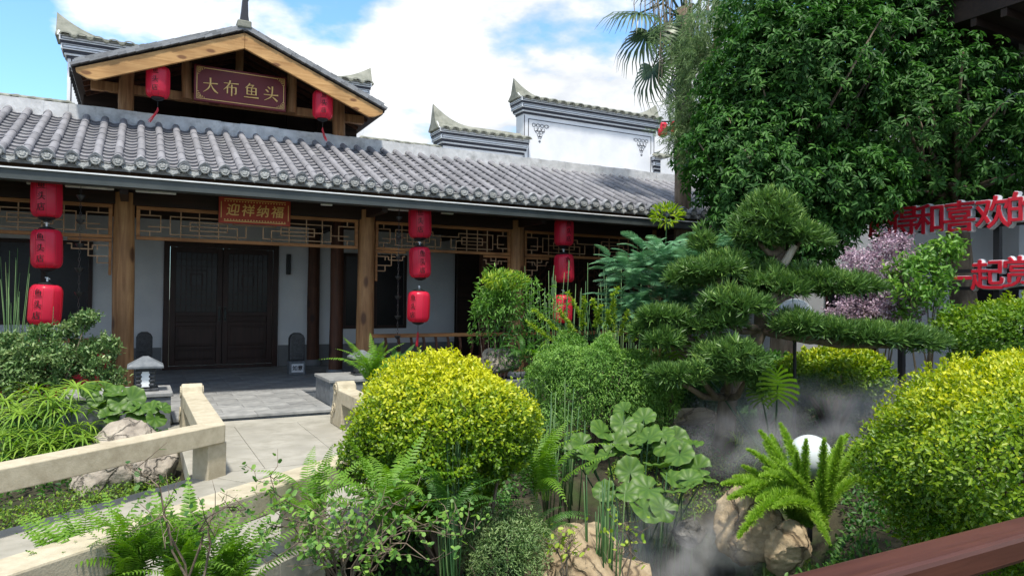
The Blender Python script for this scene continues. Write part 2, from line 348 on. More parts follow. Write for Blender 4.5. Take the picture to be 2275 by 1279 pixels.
# ---- lattice friezes
HALF = [(0,.8,.17,.8),(.17,.8,.17,.18),(0,.2,.17,.2),(.08,1,.08,.8),(.07,.38,.25,.38),(.25,.8,.25,.12),(.25,.8,.8,.8),(.25,.12,.92,.12),(.34,1,.34,0),(.5,1,.5,0),(.67,1,.67,0),
        (.42,.62,.75,.62),(.42,.62,.42,.3),(.42,.3,.75,.3),(.34,.46,.84,.46),(.84,.46,.84,0),(.92,.55,.92,.12),(.75,.62,.75,.3),(.8,.8,.8,.62),(.8,.62,1,.62),(.08,.2,.08,0)]
BRK = [(0,.88,.1,.88),(.1,.88,.1,.7),(.1,.7,.6,.7),(.3,1,.3,.85),(.3,.85,.5,.85),(.5,1,.5,.45),(.5,.45,1,.45),(.6,.85,1,.85),(.72,.85,.72,.68),(.72,.45,.72,.2),(.72,.2,1,.2),(.6,.7,.6,.85)]
def bars(m, segs, x0, x1, z0, z1, y, th=.016, flip=False):
    for k, (a, b, c, d) in enumerate(segs):
        if flip: a, c = 1-a, 1-c
        e = th/2*.98
        if abs(b-d) < 1e-6: a, c = min(a, c)-e/(x1-x0), max(a, c)+e/(x1-x0)
        yy = y+(k % 4)*.0016
        m.beam((x0+(x1-x0)*a, yy, z0+(z1-z0)*b), (x0+(x1-x0)*c, yy, z0+(z1-z0)*d), th, th, (0, 1, 0))
def frieze(x0, x1, z0=2.335, z1=2.842, y=12.0):
    m = MB(); w = .052
    m.box(x0, x1, y-.03, y+.03, z0, z0+w); m.box(x0, x1, y-.03, y+.03, z1-w, z1)
    m.box(x0, x0+w, y-.03, y+.03, z0+w, z1-w); m.box(x1-w, x1, y-.03, y+.03, z0+w, z1-w)
    f = m.build('frieze_frame', M['orange'], hall, bevel=.006)
    m = MB(); xm = (x0+x1)/2
    bars(m, HALF, x0+w, xm, z0+w, z1-w, y); bars(m, HALF, xm, x1-w, z0+w, z1-w, y, flip=True)
    m.build('lattice', M['bars'], f)
    return f
def bracket(xc, side, z1=2.33, w=.56, h=.44, y=12.0):
    # side -1: the bracket lies on the low-X side of the column
    xa = xc-side*0; xb = xc+side*w
    m = MB(); lo, hi = min(xa, xb), max(xa, xb)
    m.box(lo, hi, y-.026, y+.026, z1-.045, z1-.002)
    xs = (xa, xa+side*.04); m.box(min(xs), max(xs), y-.026, y+.026, z1-h-.1, z1-.046)
    f = m.build('bracket_frame', M['orange'], hall, bevel=.005)
    m = MB(); bars(m, BRK, xb, xa+side*.04, z1-h, z1-.045, y); m.build('lattice', M['bars'], f)
def cx(i): return COLX[i]
for i in range(4):
    frieze(cx(i)+.155, cx(i+1)-.155)
bracket(cx(1)-.157, -1); bracket(cx(2)+.157, 1); bracket(cx(3)-.157, -1); bracket(cx(3)+.157, 1)
# ---- porch railings
def railing(x0, x1, red=False):
    m = MB(); m.box(x0, x1, 11.86, 11.96, .80, .865); t = m.build('railing', M['orange'], hall, bevel=.008)
    m = MB(); m.box(x0, x1, 11.95, 12.3, .36, .41); m.build('bench_board', M['orange'], t)
    me = None; x = x0+.16
    while x < x1-.08:
        if me is None:
            b = MB(); path = [(0, 12.0, .38), (0, 11.9, .47), (0, 11.845, .6), (0, 11.86, .72), (0, 11.91, .815)]
            for p, q in zip(path, path[1:]): b.beam(p, q, .04, .03, (0, 1, 0))
            me = b.mesh('baluster', M['darklog'])
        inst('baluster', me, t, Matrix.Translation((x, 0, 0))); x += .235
    m = MB(); m.box(x0, x1, 11.96, 11.99, .02, .34); m.build('skirting_board', M['redpaint'] if red else M['darklog'], t)
    if red:
        x = x0+.05; k = 0
        while x+.42 < x1:
            m = MB(); m.box(x, x+.42, 11.975, 12.0, .42, .76); m.build('red_board', M['redpaint'], t); x += .5
    return t
railing(cx(0)+.15, cx(1)+.06, True); railing(cx(2)-.06, cx(3)-.15); railing(cx(3)+.15, cx(4)-.15)
# ---- back wall
m = MB(); WY0, WY1 = 15.8, 16.0
for (x0, x1, z0, z1) in ((-6,-3.8,0,3.06),(-3.8,-.77,0,.93),(-3.8,-.77,2.52,3.06),(-.77,.46,0,3.06),(.46,2.68,2.6,3.06),(2.68,4.09,0,3.06),(4.09,5.6,0,.79),(4.09,5.6,2.5,3.06),(5.6,6.84,0,3.06),(7.14,9.6,0,3.06),(6.84,7.14,2.6,3.06)):
    m.box(x0, x1, WY0, WY1, z0, z1)
wall = m.build('wall', M['white'], hall)
for (x0, x1) in ((-3.8,.44),(2.70,6.82),(7.16,9.6)):
    m = MB(); m.box(x0, x1, WY0-.008, WY0+.05, .002, .45); m.build('dado', M['dado'], wall)
def window(x0, x1, z0, z1, y, nx, cross=1):
    m = MB(); w = .07
    m.box(x0, x1, y, y+.06, z0, z0+w); m.box(x0, x1, y, y+.06, z1-w, z1); m.box(x0, x0+w, y, y+.06, z0+w, z1-w); m.box(x1-w, x1, y, y+.06, z0+w, z1-w)
    f = m.build('window', M['door'], hall)
    W = (x1-x0-2*w)/nx
    for i in range(nx):
        xa = x0+w+i*W; m = MB(); m.box(xa+.002, xa+W-.002, y+.032, y+.04, z0+w, z1-w); m.build('pane', M['glass'], f)
        if i: m = MB(); m.box(xa-.04, xa+.04, y+.005, y+.06, z0+w, z1-w); m.build('mullion', M['door'], f)
window(-3.8, -.77, .93, 2.52, 15.77, 4); window(4.09, 5.6, .79, 2.5, 15.77, 2); window(6.84, 7.14, 0, 2.6, 15.9, 1)
# ---- double door
m = MB(); m.box(.46, .57, 15.72, 15.86, 0, 2.6); m.box(2.57, 2.68, 15.72, 15.86, 0, 2.6); m.box(.57, 2.57, 15.72, 15.86, 2.49, 2.6); m.box(.57, 2.57, 15.72, 15.86, 0, .07)
m.build('door_frame', M['door'], hall, bevel=.008)
m = MB(); m.box(.58, 2.56, 15.83, 15.85, .08, 2.48); m.build('door_backing', M['beam'], hall)
for s, (xa, xb) in ((1, (.575, 1.562)), (-1, (1.568, 2.565))):
    m = MB(); st = .11; Y0, Y1 = 15.75, 15.80
    m.box(xa, xa+st, Y0, Y1, .075, 2.485); m.box(xb-st, xb, Y0, Y1, .075, 2.485)
    for z0, z1 in ((.075,.19),(.40,.47),(.88,.96),(1.08,1.16),(2.38,2.485)): m.box(xa+st, xb-st, Y0, Y1, z0, z1)
    d = m.build('door', M['door'], hall, bevel=.006)
    m = MB(); m.box(xa+st, xb-st, Y0+.03, Y0+.04, 1.16, 2.38); m.build('pane', M['glass'], d)
    m = MB(); w_, h_ = xb-xa-2*st, 1.22
    X = lambda u: xa+st+w_*u
    for k in range(1, 8): m.beam((X(k/8), Y0+.02, 1.16), (X(k/8), Y0+.02, 2.38), .012, .012, (0,1,0))
    for k, z in enumerate((1.3, 1.42, 1.54, 2.1, 2.24)): m.beam((X(0), Y0+.018, z), (X(1), Y0+.018, z), .012, .012, (0,1,0))
    for (u0, u1, z0, z1) in ((.25,.75,1.62,2.02),(.35,.65,1.7,1.94)):
        for a, b_ in (((u0,z0),(u1,z0)),((u1,z0),(u1,z1)),((u1,z1),(u0,z1)),((u0,z1),(u0,z0))): m.beam((X(a[0]), Y0+.016, a[1]), (X(b_[0]), Y0+.016, b_[1]), .02, .014, (0,1,0))
    m.build('lattice', M['door'], d)
    for z0, z1 in ((.19,.40),(.47,.88),(.96,1.08)):
        m = MB(); m.box(xa+st+.002, xb-st-.002, Y0+.028, Y0+.04, z0, z1); m.box(xa+st+.05, xb-st-.05, Y0+.014, Y0+.028, z0+.035, z1-.035); m.build('panel', M['door'], d, bevel=.008)
    hx = xb-.055 if s > 0 else xa+.055
    m = MB(); m.tube([(hx, 15.71, 1.0), (hx, 15.69, 1.03), (hx, 15.69, 1.22), (hx, 15.71, 1.25)], .012, 8); m.box(hx-.02, hx+.02, 15.735, 15.749, .97, 1.28); m.build('handle', M['gutter'], d)
# ---- dark carved screens in the far bay
def screen(x0, x1, y):
    m = MB(); w = .07
    m.box(x0, x0+w, y, y+.06, .0, 2.8); m.box(x1-w, x1, y, y+.06, .0, 2.8); m.box(x0+w, x1-w, y, y+.06, .0, .1); m.box(x0+w, x1-w, y, y+.06, .8, .88); m.box(x0+w, x1-w, y, y+.06, 2.7, 2.8)
    f = m.build('carved_screen', M['beam'], hall)
    m = MB(); m.box(x0+w, x1-w, y+.045, y+.055, .1, .8); m.build('panel', M['door'], f)
    m = MB(); xm, zm = (x0+x1)/2, 1.8
    for R in (.28, .42):
        P = [(xm+R*math.cos(a*math.pi/4+math.pi/8), y+.03, zm+R*math.sin(a*math.pi/4+math.pi/8)) for a in range(8)]
        for a in range(8): m.beam(P[a], P[(a+1) % 8], .022, .022, (0,1,0))
    for k in range(1, 6):
        xx = x0+w+(x1-x0-2*w)*k/6; m.beam((xx, y+.034, .88), (xx, y+.034, 2.7), .014, .014, (0,1,0))
    for k in range(1, 12):
        zz = .88+1.82*k/12; m.beam((x0+w, y+.038, zz), (x1-w, y+.038, zz), .014, .014, (0,1,0))
    m.build('lattice', M['darklog'], f)
for k in range(5): screen(6.66+k*1.02, 6.66+k*1.02+1.01, 13.45)
m = MB(); m.box(6.7, 14, 15.3, 15.4, 0, 3.06); m.build('inner_partition', M['beam'], hall)
# ---- fascia and gutter
m = MB(); m.box(-6, 14, 10.93, 10.972, 2.99, 3.21); m.build('fascia_board', M['fascia'], hall)
m = MB(); m.box(-6, 14, 10.70, 10.706, 2.94, 3.068); m.box(-6, 14, 10.706, 10.925, 2.94, 2.95); g = m.build('gutter', M['gutter'], hall)
m = MB(); m.box(-6, 14, 10.672, 10.712, 3.070, 3.088); m.build('gutter_lip', M['lip'], g)
# ---- tiled roof
KS = .4276; TH = math.atan(KS); cT, sT = math.cos(TH), math.sin(TH)
def rp(X, s, h=0): return Vector((X, 10.7+s*cT-h*sT, 3.26+s*sT+h*cT))
SL = 2.95/cT
m = MB(); a, b_, c, d = rp(-6, .06, -.085), rp(12.9, .06, -.085), rp(12.9, SL, -.085), rp(-6, SL, -.085); dz = Vector((0,0,-.05))
m.add([a, b_, c, d, a+dz, b_+dz, c+dz, d+dz], [(0,1,2,3),(7,6,5,4),(0,4,5,1),(1,5,6,2),(2,6,7,3),(3,7,4,0)])
roof = m.build('roof', M['slate'], hall)
RX = Matrix.Rotation(TH, 4, 'X')
# cover tile: a half barrel, wider at its lower end
def cover_tile():
    b = MB(); n = 8; L = SL/8+.02; vs = []
    for (yy, r, h) in ((0, .045, 0), (0, .056, 0), (.012, .0565, 0), (L, .052, 0)):
        for k in range(n+1):
            q = math.pi*k/n; vs.append((r*1.02*math.cos(q), yy, r*math.sin(q)*1.0-.032))
    fs = [(i*(n+1)+k, i*(n+1)+k+1, (i+1)*(n+1)+k+1, (i+1)*(n+1)+k) for i in range(3) for k in range(n)]
    b.add(vs, fs); me = b.mesh('cover_tile', M['tile']); sharp(me, 50); return me
def pan_tile():
    b = MB(); n = 6; L = .27; vs = []
    for (yy, z0) in ((0, -.022), (0, 0), (L, -.022)):
        for k in range(n+1):
            x = -.1+.2*k/n; vs.append((x, yy, z0-.058+.028*(x/.1)**2))
    fs = [(i*(n+1)+k, i*(n+1)+k+1, (i+1)*(n+1)+k+1, (i+1)*(n+1)+k) for i in range(2) for k in range(n)]
    b.add(vs, fs); me = b.mesh('pan_tile', M['tile']); sharp(me, 50); return me
def eave_disc():
    b = MB(); n = 22
    prof = [(.073, .03), (.073, -.005), (.066, -.012), (.058, -.006), (.05, -.004), (.036, -.014), (.016, -.016), (.0001, -.012)]
    vs = [(r*math.cos(2*math.pi*k/n), yy, r*math.sin(2*math.pi*k/n)) for r, yy in prof for k in range(n)]
    fs = [(i*n+k, i*n+(k+1) % n, (i+1)*n+(k+1) % n, (i+1)*n+k) for i in range(len(prof)-1) for k in range(n)]
    b.add(vs, fs)
    for k in range(5):     # raised petals
        q = 2*math.pi*k/5+.3; cxx, cz = .034*math.cos(q), .034*math.sin(q)
        b.add([(cxx-.012, -.012, cz), (cxx, -.012, cz-.012), (cxx+.012, -.012, cz), (cxx, -.012, cz+.012), (cxx, -.024, cz)], [(0,1,4),(1,2,4),(2,3,4),(3,0,4)])
    me = b.mesh('eave_disc', M['tile2']); sharp(me, 40); return me
def eave_hood():
    b = MB(); n = 12; vs = []
    for yy in (-.03, .07):
        for k in range(n+1):
            q = R_(-8)+R_(196)*k/n; pk = .018*max(0, 1-abs(q-math.pi/2)/.5)
            for r in (.077, .102+pk): vs.append((r*math.cos(q), yy, r*math.sin(q)))
    w = 2*(n+1); fs = []
    for k in range(n):
        i = 2*k
        fs += [(i, i+1, i+3, i+2), (w+i, w+i+2, w+i+3, w+i+1), (i+1, w+i+1, w+i+3, i+3), (i, i+2, w+i+2, w+i)]
    b.add(vs, fs); me = b.mesh('eave_hood', M['slate']); sharp(me, 40); return me
def drip_tile():
    b = MB(); P = [(x*.95, z*.82) for x, z in [(-.098,.045),(-.1,-.005),(-.082,-.045),(-.045,-.062),(-.02,-.075),(0,-.1),(.02,-.075),(.045,-.062),(.082,-.045),(.1,-.005),(.098,.045),(.05,.012),(0,.002),(-.05,.012)]]
    b.prism(P, (0,0,0), (1,0,0), (0,0,1), (0,.018,0))
    Q = [(x*.72, z*.72-.012) for x, z in P]; b.prism(Q, (0,-.006,0), (1,0,0), (0,0,1), (0,.006,0))
    b.box(-.098, .098, .018, .1, .028, .042)
    return b.mesh('drip_tile', M['tile2'])
ct, pt, ed, eh, dt = cover_tile(), pan_tile(), eave_disc(), eave_hood(), drip_tile()
PITCH_X = .2645
rows = [.0096+k*PITCH_X for k in range(-9, 48)]
allc, allp = [], []
for k, X in enumerate(rows):
    jx = random.uniform(-.006, .006)
    for j in range(8):
        allc.append((rp(X+jx*(1-j/8)+random.uniform(-.003, .003), j*SL/8+.05, random.uniform(-.002, .003)), random.uniform(-.012, .012), random.uniform(-.01, .008)))
    for j in range(15):
        allp.append((rp(X+PITCH_X/2, j*.2+.07, 0), random.uniform(-.02, .02), R_(-2.5)+random.uniform(-.012, .012)))
    o = inst('eave_disc', ed, roof, Matrix.Translation((X+jx, 10.662+random.uniform(-.006, .006), 3.262+random.uniform(-.004, .004)))@Matrix.Rotation(random.uniform(-.12, .12), 4, 'Y')@Matrix.Rotation(R_(-8), 4, 'X')@Matrix.Scale(.86, 4))
    inst('eave_hood', eh, roof, Matrix.Translation((X+jx, 10.69, 3.264))@Matrix.Rotation(random.uniform(-.04, .04), 4, 'Y')@Matrix.Rotation(TH*.6, 4, 'X')@Matrix.Scale(.86, 4))
    inst('drip_tile', dt, roof, Matrix.Translation((X+PITCH_X/2, 10.70+random.uniform(-.005, .005), 3.218+random.uniform(-.004, .004)))@Matrix.Rotation(random.uniform(-.05, .05), 4, 'Y')@Matrix.Rotation(R_(-12), 4, 'X'))
def lay(lst, me, name, stuffname):
    lst = sorted(lst, key=lambda a: (a[0]-CAM).length if a[0].x > -2.1 else 99)
    rest = MB(); base = [v.co.copy() for v in me.vertices]; fc = [tuple(p.vertices) for p in me.polygons]
    for i, (p, rz, rx) in enumerate(lst):
        Mx = Matrix.Translation(p)@RX@Matrix.Rotation(rx, 4, 'X')@Matrix.Rotation(rz, 4, 'Z')
        if i < 296: inst(name, me, roof, Mx)
        else: rest.add([Mx@v for v in base], fc)
    me2 = rest.mesh(stuffname, M['tile']); sharp(me2, 50); o = inst(stuffname, me2, roof, Matrix()); o['kind'] = 'stuff'
lay(allc, ct, 'cover_tile', 'cover_tile_rows'); lay(allp, pt, 'pan_tile', 'pan_tile_rows')
# ---- mortar ledge at the head of the roof, flat roof behind
m = MB()
for k in range(60):
    x0 = -6+k*.33; 
    m.box(x0, x0+.3305, 13.47+random.uniform(-.012, .012), 13.8, 4.36, 4.595+.006*k/10+random.uniform(-.008, .008))
m.build('mortar_ledge', M['ledge'], hall)
m = MB(); m.box(-6, 14, 13.4, 13.43, 3.0, 4.35); m.box(-6, 14, 13.81, 16.45, 4.3, 4.4); m.build('flat_roof', M['ledge'], hall)
# ---- raised gable
GX, GY = 1.56, 12.8; GS = 1.02/2.49
def zroof(x, top=6.04): return top-abs(x-GX)*GS
for s in (-1, 1):
    P = [(0, 6.03), (0, 5.76), (2.20, 4.87), (2.31, 4.885), (2.40, 4.93), (2.46, 4.96), (2.47, 5.02)]
    m = MB(); m.prism([(s*(x+.002), z) for x, z in P], (GX, GY, 0), (1,0,0), (0,0,1), (0,.06,0))
    b_ = m.build('bargeboard', M['barge'], hall, bevel=.006)
    # roof slope: boards under slates
    m = MB(); x0, x1 = GX, GX+s*2.52
    m.prism([(0, 6.075), (0, 6.035), (s*2.52, 6.035-2.52*GS), (s*2.52, 6.075-2.52*GS)], (GX, GY+.062, 0), (1,0,0), (0,0,1), (0,3.7,0))
    rf = m.build('gable_roof', M['beam'], hall)
    for i in range(11):
        yy = GY+.25+i*.33
        m = MB(); m.beam((GX, yy, 6.0), (GX+s*2.42, yy, 6.0-2.42*GS), .05, .06); m.build('rafter', M['darklog'], rf)
    ln = math.hypot(1, GS); ang = -s*math.atan(GS)
    for lay_ in range(2):
        n = 20; tl = 2.53*ln/n
        b = MB(); b.box(-tl*.53, tl*.53, 0, .34, 0, .043); me = b.mesh('slate', M['slate'])
        for i in range(n):
            t = (i+.5-.5*(lay_ % 2)*.9)/n*2.53
            x = GX+s*t; z = 6.082-t*GS+lay_*.050
            inst('slate', me, rf, Matrix.Translation((x, GY-.045+lay_*.02+random.uniform(-.006, .006), z+random.uniform(-.003, .004)))@Matrix.Rotation(-ang, 4, 'Y')@Matrix.Rotation((R_(2.5))*s, 4, 'Y'))
    m = MB()
    for i in range(22):        # the slates behind the front course
        t0, t1 = i/22*2.55, (i+1.25)/22*2.55
        za, zb = 6.105-t0*GS, 6.125-t1*GS
        q = [(GX+s*t0, GY+.36, za-.03), (GX+s*t1, GY+.36, zb-.03), (GX+s*t1, GY+3.75, zb-.03), (GX+s*t0, GY+3.75, za-.03)]
        m.add(q+[(a, b2, c+.028) for a, b2, c in q], [(0,1,2,3),(4,5,6,7),(0,1,5,4),(1,2,6,5),(2,3,7,6),(3,0,4,7)])
    m.build('slate_courses', M['slate'], rf)
# drip points along the low eave
b = MB(); b.prism([(0,.03),(.09,.03),(.1,-.02),(.075,-.05),(.05,-.11),(.035,-.05),(0,-.03)], (0,0,0), (0,1,0), (0,0,1), (.02,0,0)); me = b.mesh('drip_tile', M['iron'])
for i in range(17): inst('drip_tile', me, rf, Matrix.Translation((GX-2.555, GY+.02+i*.2, 4.99)))
b = MB(); b.tube([(GX, GY-.03, 6.13), (GX, GY+3.7, 6.13)], .075, 10); b.build('gable_ridge', M['slate'], hall, auto=True)
# ridge-end ornament
m = MB(); m.box(GX-.13, GX+.10, GY-.06, GY+.2, 6.10, 6.23); o = m.build('ornament_base', M['cap'], hall, bevel=.02)
m = MB(); m.prism([(-.075,0),(.075,0),(.06,.10),(.05,.36),(.065,.38),(.06,.47),(.03,.49),(.03,.58),(.05,.62),(.03,.72),(-.01,.78),(-.03,.66),(-.05,.60),(-.045,.48),(-.03,.44),(-.05,.2)], (GX-.01, GY-.02, 6.225), (1,0,0), (0,0,1), (0,.15,0))
m.build('ornament_shaft', M['black'], o, bevel=.012)
for x in (-.22, 3.40): column(x, 13.6, .12, 4.5, 5.32, 'log', 'gable_post', base=False)
for x in (.70, 2.48): column(x, 13.5, .085, 4.93, 5.72, 'log', 'gable_strut', base=False)
column(GX, 13.52, .07, 4.9, 5.95, 'log', 'king_post', base=False)
m = MB(); m.box(-.75, 3.9, 13.62, 13.74, 4.93, 5.09); m.build('tie_beam', M['log'], hall, bevel=.01)
m = MB(); m.prism([(-.9, 4.38), (4.0, 4.38), (4.0, 5.04), (GX, 6.0), (-.9, 5.04)], (0, 14.5, 0), (1,0,0), (0,0,1), (0,.06,0)); m.build('gable_wall', M['beam'], hall)
for x in (.2, 1.0, 1.8, 2.6, 3.2):
    m = MB(); m.box(x-.03, x+.03, 14.44, 14.49, 4.4, 5.2); m.build('gable_batten', M['beam'], hall)
# ================================================================== stepped fire walls with upswept tile caps
def fire_wall(base, label):
    return thing('fire_wall', base, label, 'wall')
def section(root, x0, x1, zr, ze, zb, y=16.5, th=.42, hornL=0.0, hornR=0.0, ztipL=None, cur=1.1, front=True):
    """x0..x1 wall body, zr ridge height, ze height of the tile edge, zb bottom"""
    yc = y+th/2; ov = .3
    # body
    m = MB(); m.box(x0, x1, y, y+th, zb, ze-.42); wb = m.build('wall_body', M['white'], root)
    # stepped bands under the tiles (white boards with black trim strips)
    zz = ze-.42
    for k, (h, o, mt) in enumerate(((.06,.02,'black'),(.035,.055,'trimgrey'),(.065,.075,'black'),(.105,.11,'trimgrey'),(.055,.125,'black'),(.10,.14,'trimgrey'))):
        m = MB(); m.box(x0-o, x1+o, y-o, y+th+o, zz+.0005, zz+h-.0005); bo = m.build('cornice_band', M[mt], root)
        if h > .09:      # dark outline round the pale board
            m = MB(); e = .012
            m.box(x0-o+.03, x1+o-.03, y-o-.004, y-o-.0005, zz+.02, zz+.02+e); m.box(x0-o+.03, x1+o-.03, y-o-.004, y-o-.0005, zz+h-.02-e, zz+h-.02)
            m.box(x0-o+.03, x0-o+.03+e, y-o-.004, y-o-.0005, zz+.02+e, zz+h-.02-e); m.box(x1+o-.03-e, x1+o-.03, y-o-.004, y-o-.0005, zz+.02+e, zz+h-.02-e)
            m.box(x0-o-.004, x0-o-.0005, y-o+.03, y+th+o-.03, zz+.02, zz+.02+e); m.box(x0-o-.004, x0-o-.0005, y-o+.03, y+th+o-.03, zz+h-.02-e, zz+h-.02)
            m.build('band_outline', M['black'], bo)
        zz += h
    # swept mortar cap with horns
    n = 48; xa, xb = x0-.16, x1+.16; hw = th/2+.2
    vs = []; fs = []
    for i in range(n+1):
        t = i/n; x = xa+(xb-xa)*t
        dl = max(0, 1-(x-xa)/cur) if hornL else 0; dr = max(0, 1-(xb-x)/cur) if hornR else 0
        up = hornL*dl**2.4+hornR*dr**2.4; pin = max(dl, dr)
        tw = .065*(1-.55*pin**3); bw = hw*(1-.25*pin**4)
        xs = x-.05*dl**4+.05*dr**4
        zt = zr+up
        vs += [(xs, yc-bw, ze-.012), (xs, yc-bw, ze+.02), (xs, yc-bw*.5, (ze+zr)/2-.035+up*.28), (xs, yc-tw, zt-.03), (xs, yc-tw*.5, zt), (xs, yc+tw*.5, zt), (xs, yc+tw, zt-.03), (xs, yc+bw*.5, (ze+zr)/2-.035+up*.28), (xs, yc+bw, ze+.02), (xs, yc+bw, ze-.012)]
    k = 10
    for i in range(n):
        for j in range(k): fs.append((i*k+j, i*k+(j+1) % k, (i+1)*k+(j+1) % k, (i+1)*k+j))
    fs += [tuple(range(k-1, -1, -1)), tuple(n*k+j for j in range(k))]
    m = MB(); m.add(vs, fs); cap = m.build('cap', M['cap'], root, auto=True)
    # tiles along the edge
    b = MB(); nn = 7; tv = []
    for (yy, r, dzz) in ((-.03, .088, -.012), (-.03, .106, 0), (.24, .07, .10)):
        for j in range(nn+1):
            q = math.pi*j/nn; tv.append((r*1.12*math.cos(q), yy, r*.72*math.sin(q)+dzz-.03))
    b.add(tv, [(i*(nn+1)+j, i*(nn+1)+j+1, (i+1)*(nn+1)+j+1, (i+1)*(nn+1)+j) for i in range(2) for j in range(nn)])
    me = b.mesh('cap_tile', M['cap']); sharp(me, 50)
    cnt = max(1, int(round((xb-xa)/.275))); st = (xb-xa)/cnt
    for i in range(cnt): inst('cap_tile', me, cap, Matrix.Translation((xa+st*(i+.5), yc-hw-.03, ze-.01+random.uniform(-.006, .006)))@Matrix.Rotation(random.uniform(-.03, .03), 4, 'Z'))
    b = MB(); P = [(-.09,.0),(-.07,-.05),(0,-.085),(.07,-.05),(.09,.0),(0,-.03)]
    # hollow tiles hang between the barrels
    b.prism([(-.085,.015),(-.06,-.03),(0,-.05),(.06,-.03),(.085,.015),(.05,-.01),(0,-.025),(-.05,-.01)], (0,0,0), (1,0,0), (0,0,1), (0,.16,0)); me = b.mesh('hollow_tile', M['cap'])
    for i in range(cnt-1): inst('hollow_tile', me, cap, Matrix.Translation((xa+st*(i+1), yc-hw-.035, ze-.002)))
    # gable-end cheek on the low-X end
    m = MB(); m.prism([(-hw+.06, ze-.01), (hw-.06, ze-.01), (.02, zr+hornL*.3), (-.02, zr+hornL*.3)], (xa-.012, yc, 0), (0,1,0), (0,0,1), (.03,0,0)); ck = m.build('end_cheek', M['trimgrey'], root)
    return wb
def curl(m, cx_, cz, y, s=1, sc=1.0):
    def arc(px_, pz, r, a0, a1, w=.011):
        pts = [(cx_+s*sc*(px_+r*math.cos(R_(a0+(a1-a0)*i/9))), y, cz+sc*(pz+r*math.sin(R_(a0+(a1-a0)*i/9)))) for i in range(10)]
        for p, q in zip(pts, pts[1:]): m.beam(p, q, w, .004, (0,1,0))
    for k in range(4): arc(.07+k*.115, -.05, .04, 40, 330); arc(.12+k*.115, -.045, .022, 200, 520)
    for k in range(3): arc(.13+k*.1, -.15, .045, 120, 420); arc(.15+k*.09, -.2, .03, 0, 280)
    for k in range(2): arc(.2+k*.07, -.27, .035, 60, 380); arc(.22+k*.05, -.33, .025, 0, 300)
    arc(.235, -.42, .022, 0, 330); arc(.235, -.38, .05, 230, 310)
wA = fire_wall((1.7, 16.7, 4.4), 'white stepped wall with upswept tile cap rising behind the wooden gable')
section(wA, -1.31, 4.72, 6.74, 6.62, 5.2, hornL=.42, hornR=.36)
section(wA, -6.0, -1.32, 5.40, 5.26, 4.2, hornR=0); section(wA, 4.73, 6.50, 5.40, 5.26, 4.2)
m = MB()
for x in (-1.25, -1.05): m.box(x, x+.02, 16.492, 16.4995, 5.2, 6.2)
m.build('painted_line', M['black'], wA)
wB = fire_wall((10.2, 16.7, 4.4), 'white stepped wall with two upswept tile caps and painted corner scrolls')
section(wB, 6.78, 9.08, 5.99, 5.79, 4.2, hornL=.46, hornR=0)
hb = section(wB, 9.10, 13.58, 7.03, 6.91, 4.2, hornL=.44, hornR=.40)
section(wB, 13.60, 16.5, 5.98, 5.78, 4.2)
m = MB(); e = .018; x0, x1, z1 = 9.24, 13.45, 6.36
m.box(x0, x1, 16.493, 16.4995, z1, z1+e); m.box(x0, x0+e, 16.493, 16.4995, 4.5, z1); m.box(x1-e, x1, 16.493, 16.4995, 4.5, z1)
m.box(9.115, 9.115+e, 16.493, 16.4995, 4.5, 6.46); m.box(13.55, 13.55+e, 16.493, 16.4995, 4.5, 6.46)
m.build('painted_frame', M['black'], hb)
for s, x in ((1, 9.33), (-1, 13.36)):
    m = MB(); curl(m, x, 6.28, 16.494, s, 1.15); m.build('corner_scroll', M['black'], hb)
# ================================================================== brush-drawn characters (strokes: points, widths)
GL = {
 '大': [([(8,60),(50,62),(92,65)],[3,3.5,7]), ([(49,97),(49,62),(38,30),(8,3)],[9,7,6,1.5]), ([(51,60),(62,36),(76,18),(95,5)],[2,6,9,3])],
 '布': [([(6,78),(50,80),(94,82)],[3,3.5,7]), ([(44,98),(34,68),(4,34)],[8,7,1.5]), ([(27,55),(27,13)],[8,6]), ([(27,54),(78,56)],[3.5,4]), ([(78,57),(78,18),(68,15)],[8,7,2]), ([(53,72),(53,0)],[8,6])],
 '鱼': [([(40,98),(30,82),(12,66)],[7,6,1.5]), ([(34,86),(64,88)],[3.5,5]), ([(64,89),(50,71)],[6,2]), ([(24,70),(24,24)],[7.5,6]), ([(24,69),(78,70)],[3.5,4]), ([(78,71),(78,24)],[8,7]), ([(24,47),(78,47)],[3.2,3.2]), ([(51,70),(51,25)],[5.5,5]), ([(24,26),(78,26)],[3.5,3.5]), ([(5,6),(50,7),(95,9)],[3.5,4,7])],
 '头': [([(28,93),(38,86),(45,79)],[3,8,4]), ([(15,73),(26,66),(33,58)],[3,8,4]), ([(5,40),(50,41),(95,44)],[3.5,4,7]), ([(58,98),(57,58),(48,28),(8,2)],[8.5,7,6,1.5]), ([(58,30),(74,18),(90,4)],[2,7,9])],
 '店': [([(46,98),(53,93),(57,86)],[3,8,4]), ([(14,84),(50,85),(93,87)],[4,4,7]), ([(17,84),(16,44),(3,3)],[8,7,2]), ([(54,77),(54,44)],[7,6]), ([(54,62),(82,64)],[4,6]), ([(31,43),(32,4)],[7,6]), ([(31,42),(80,43)],[4,5]), ([(80,43),(78,5)],[7,6]), ([(32,11),(79,11)],[4,4])],
}
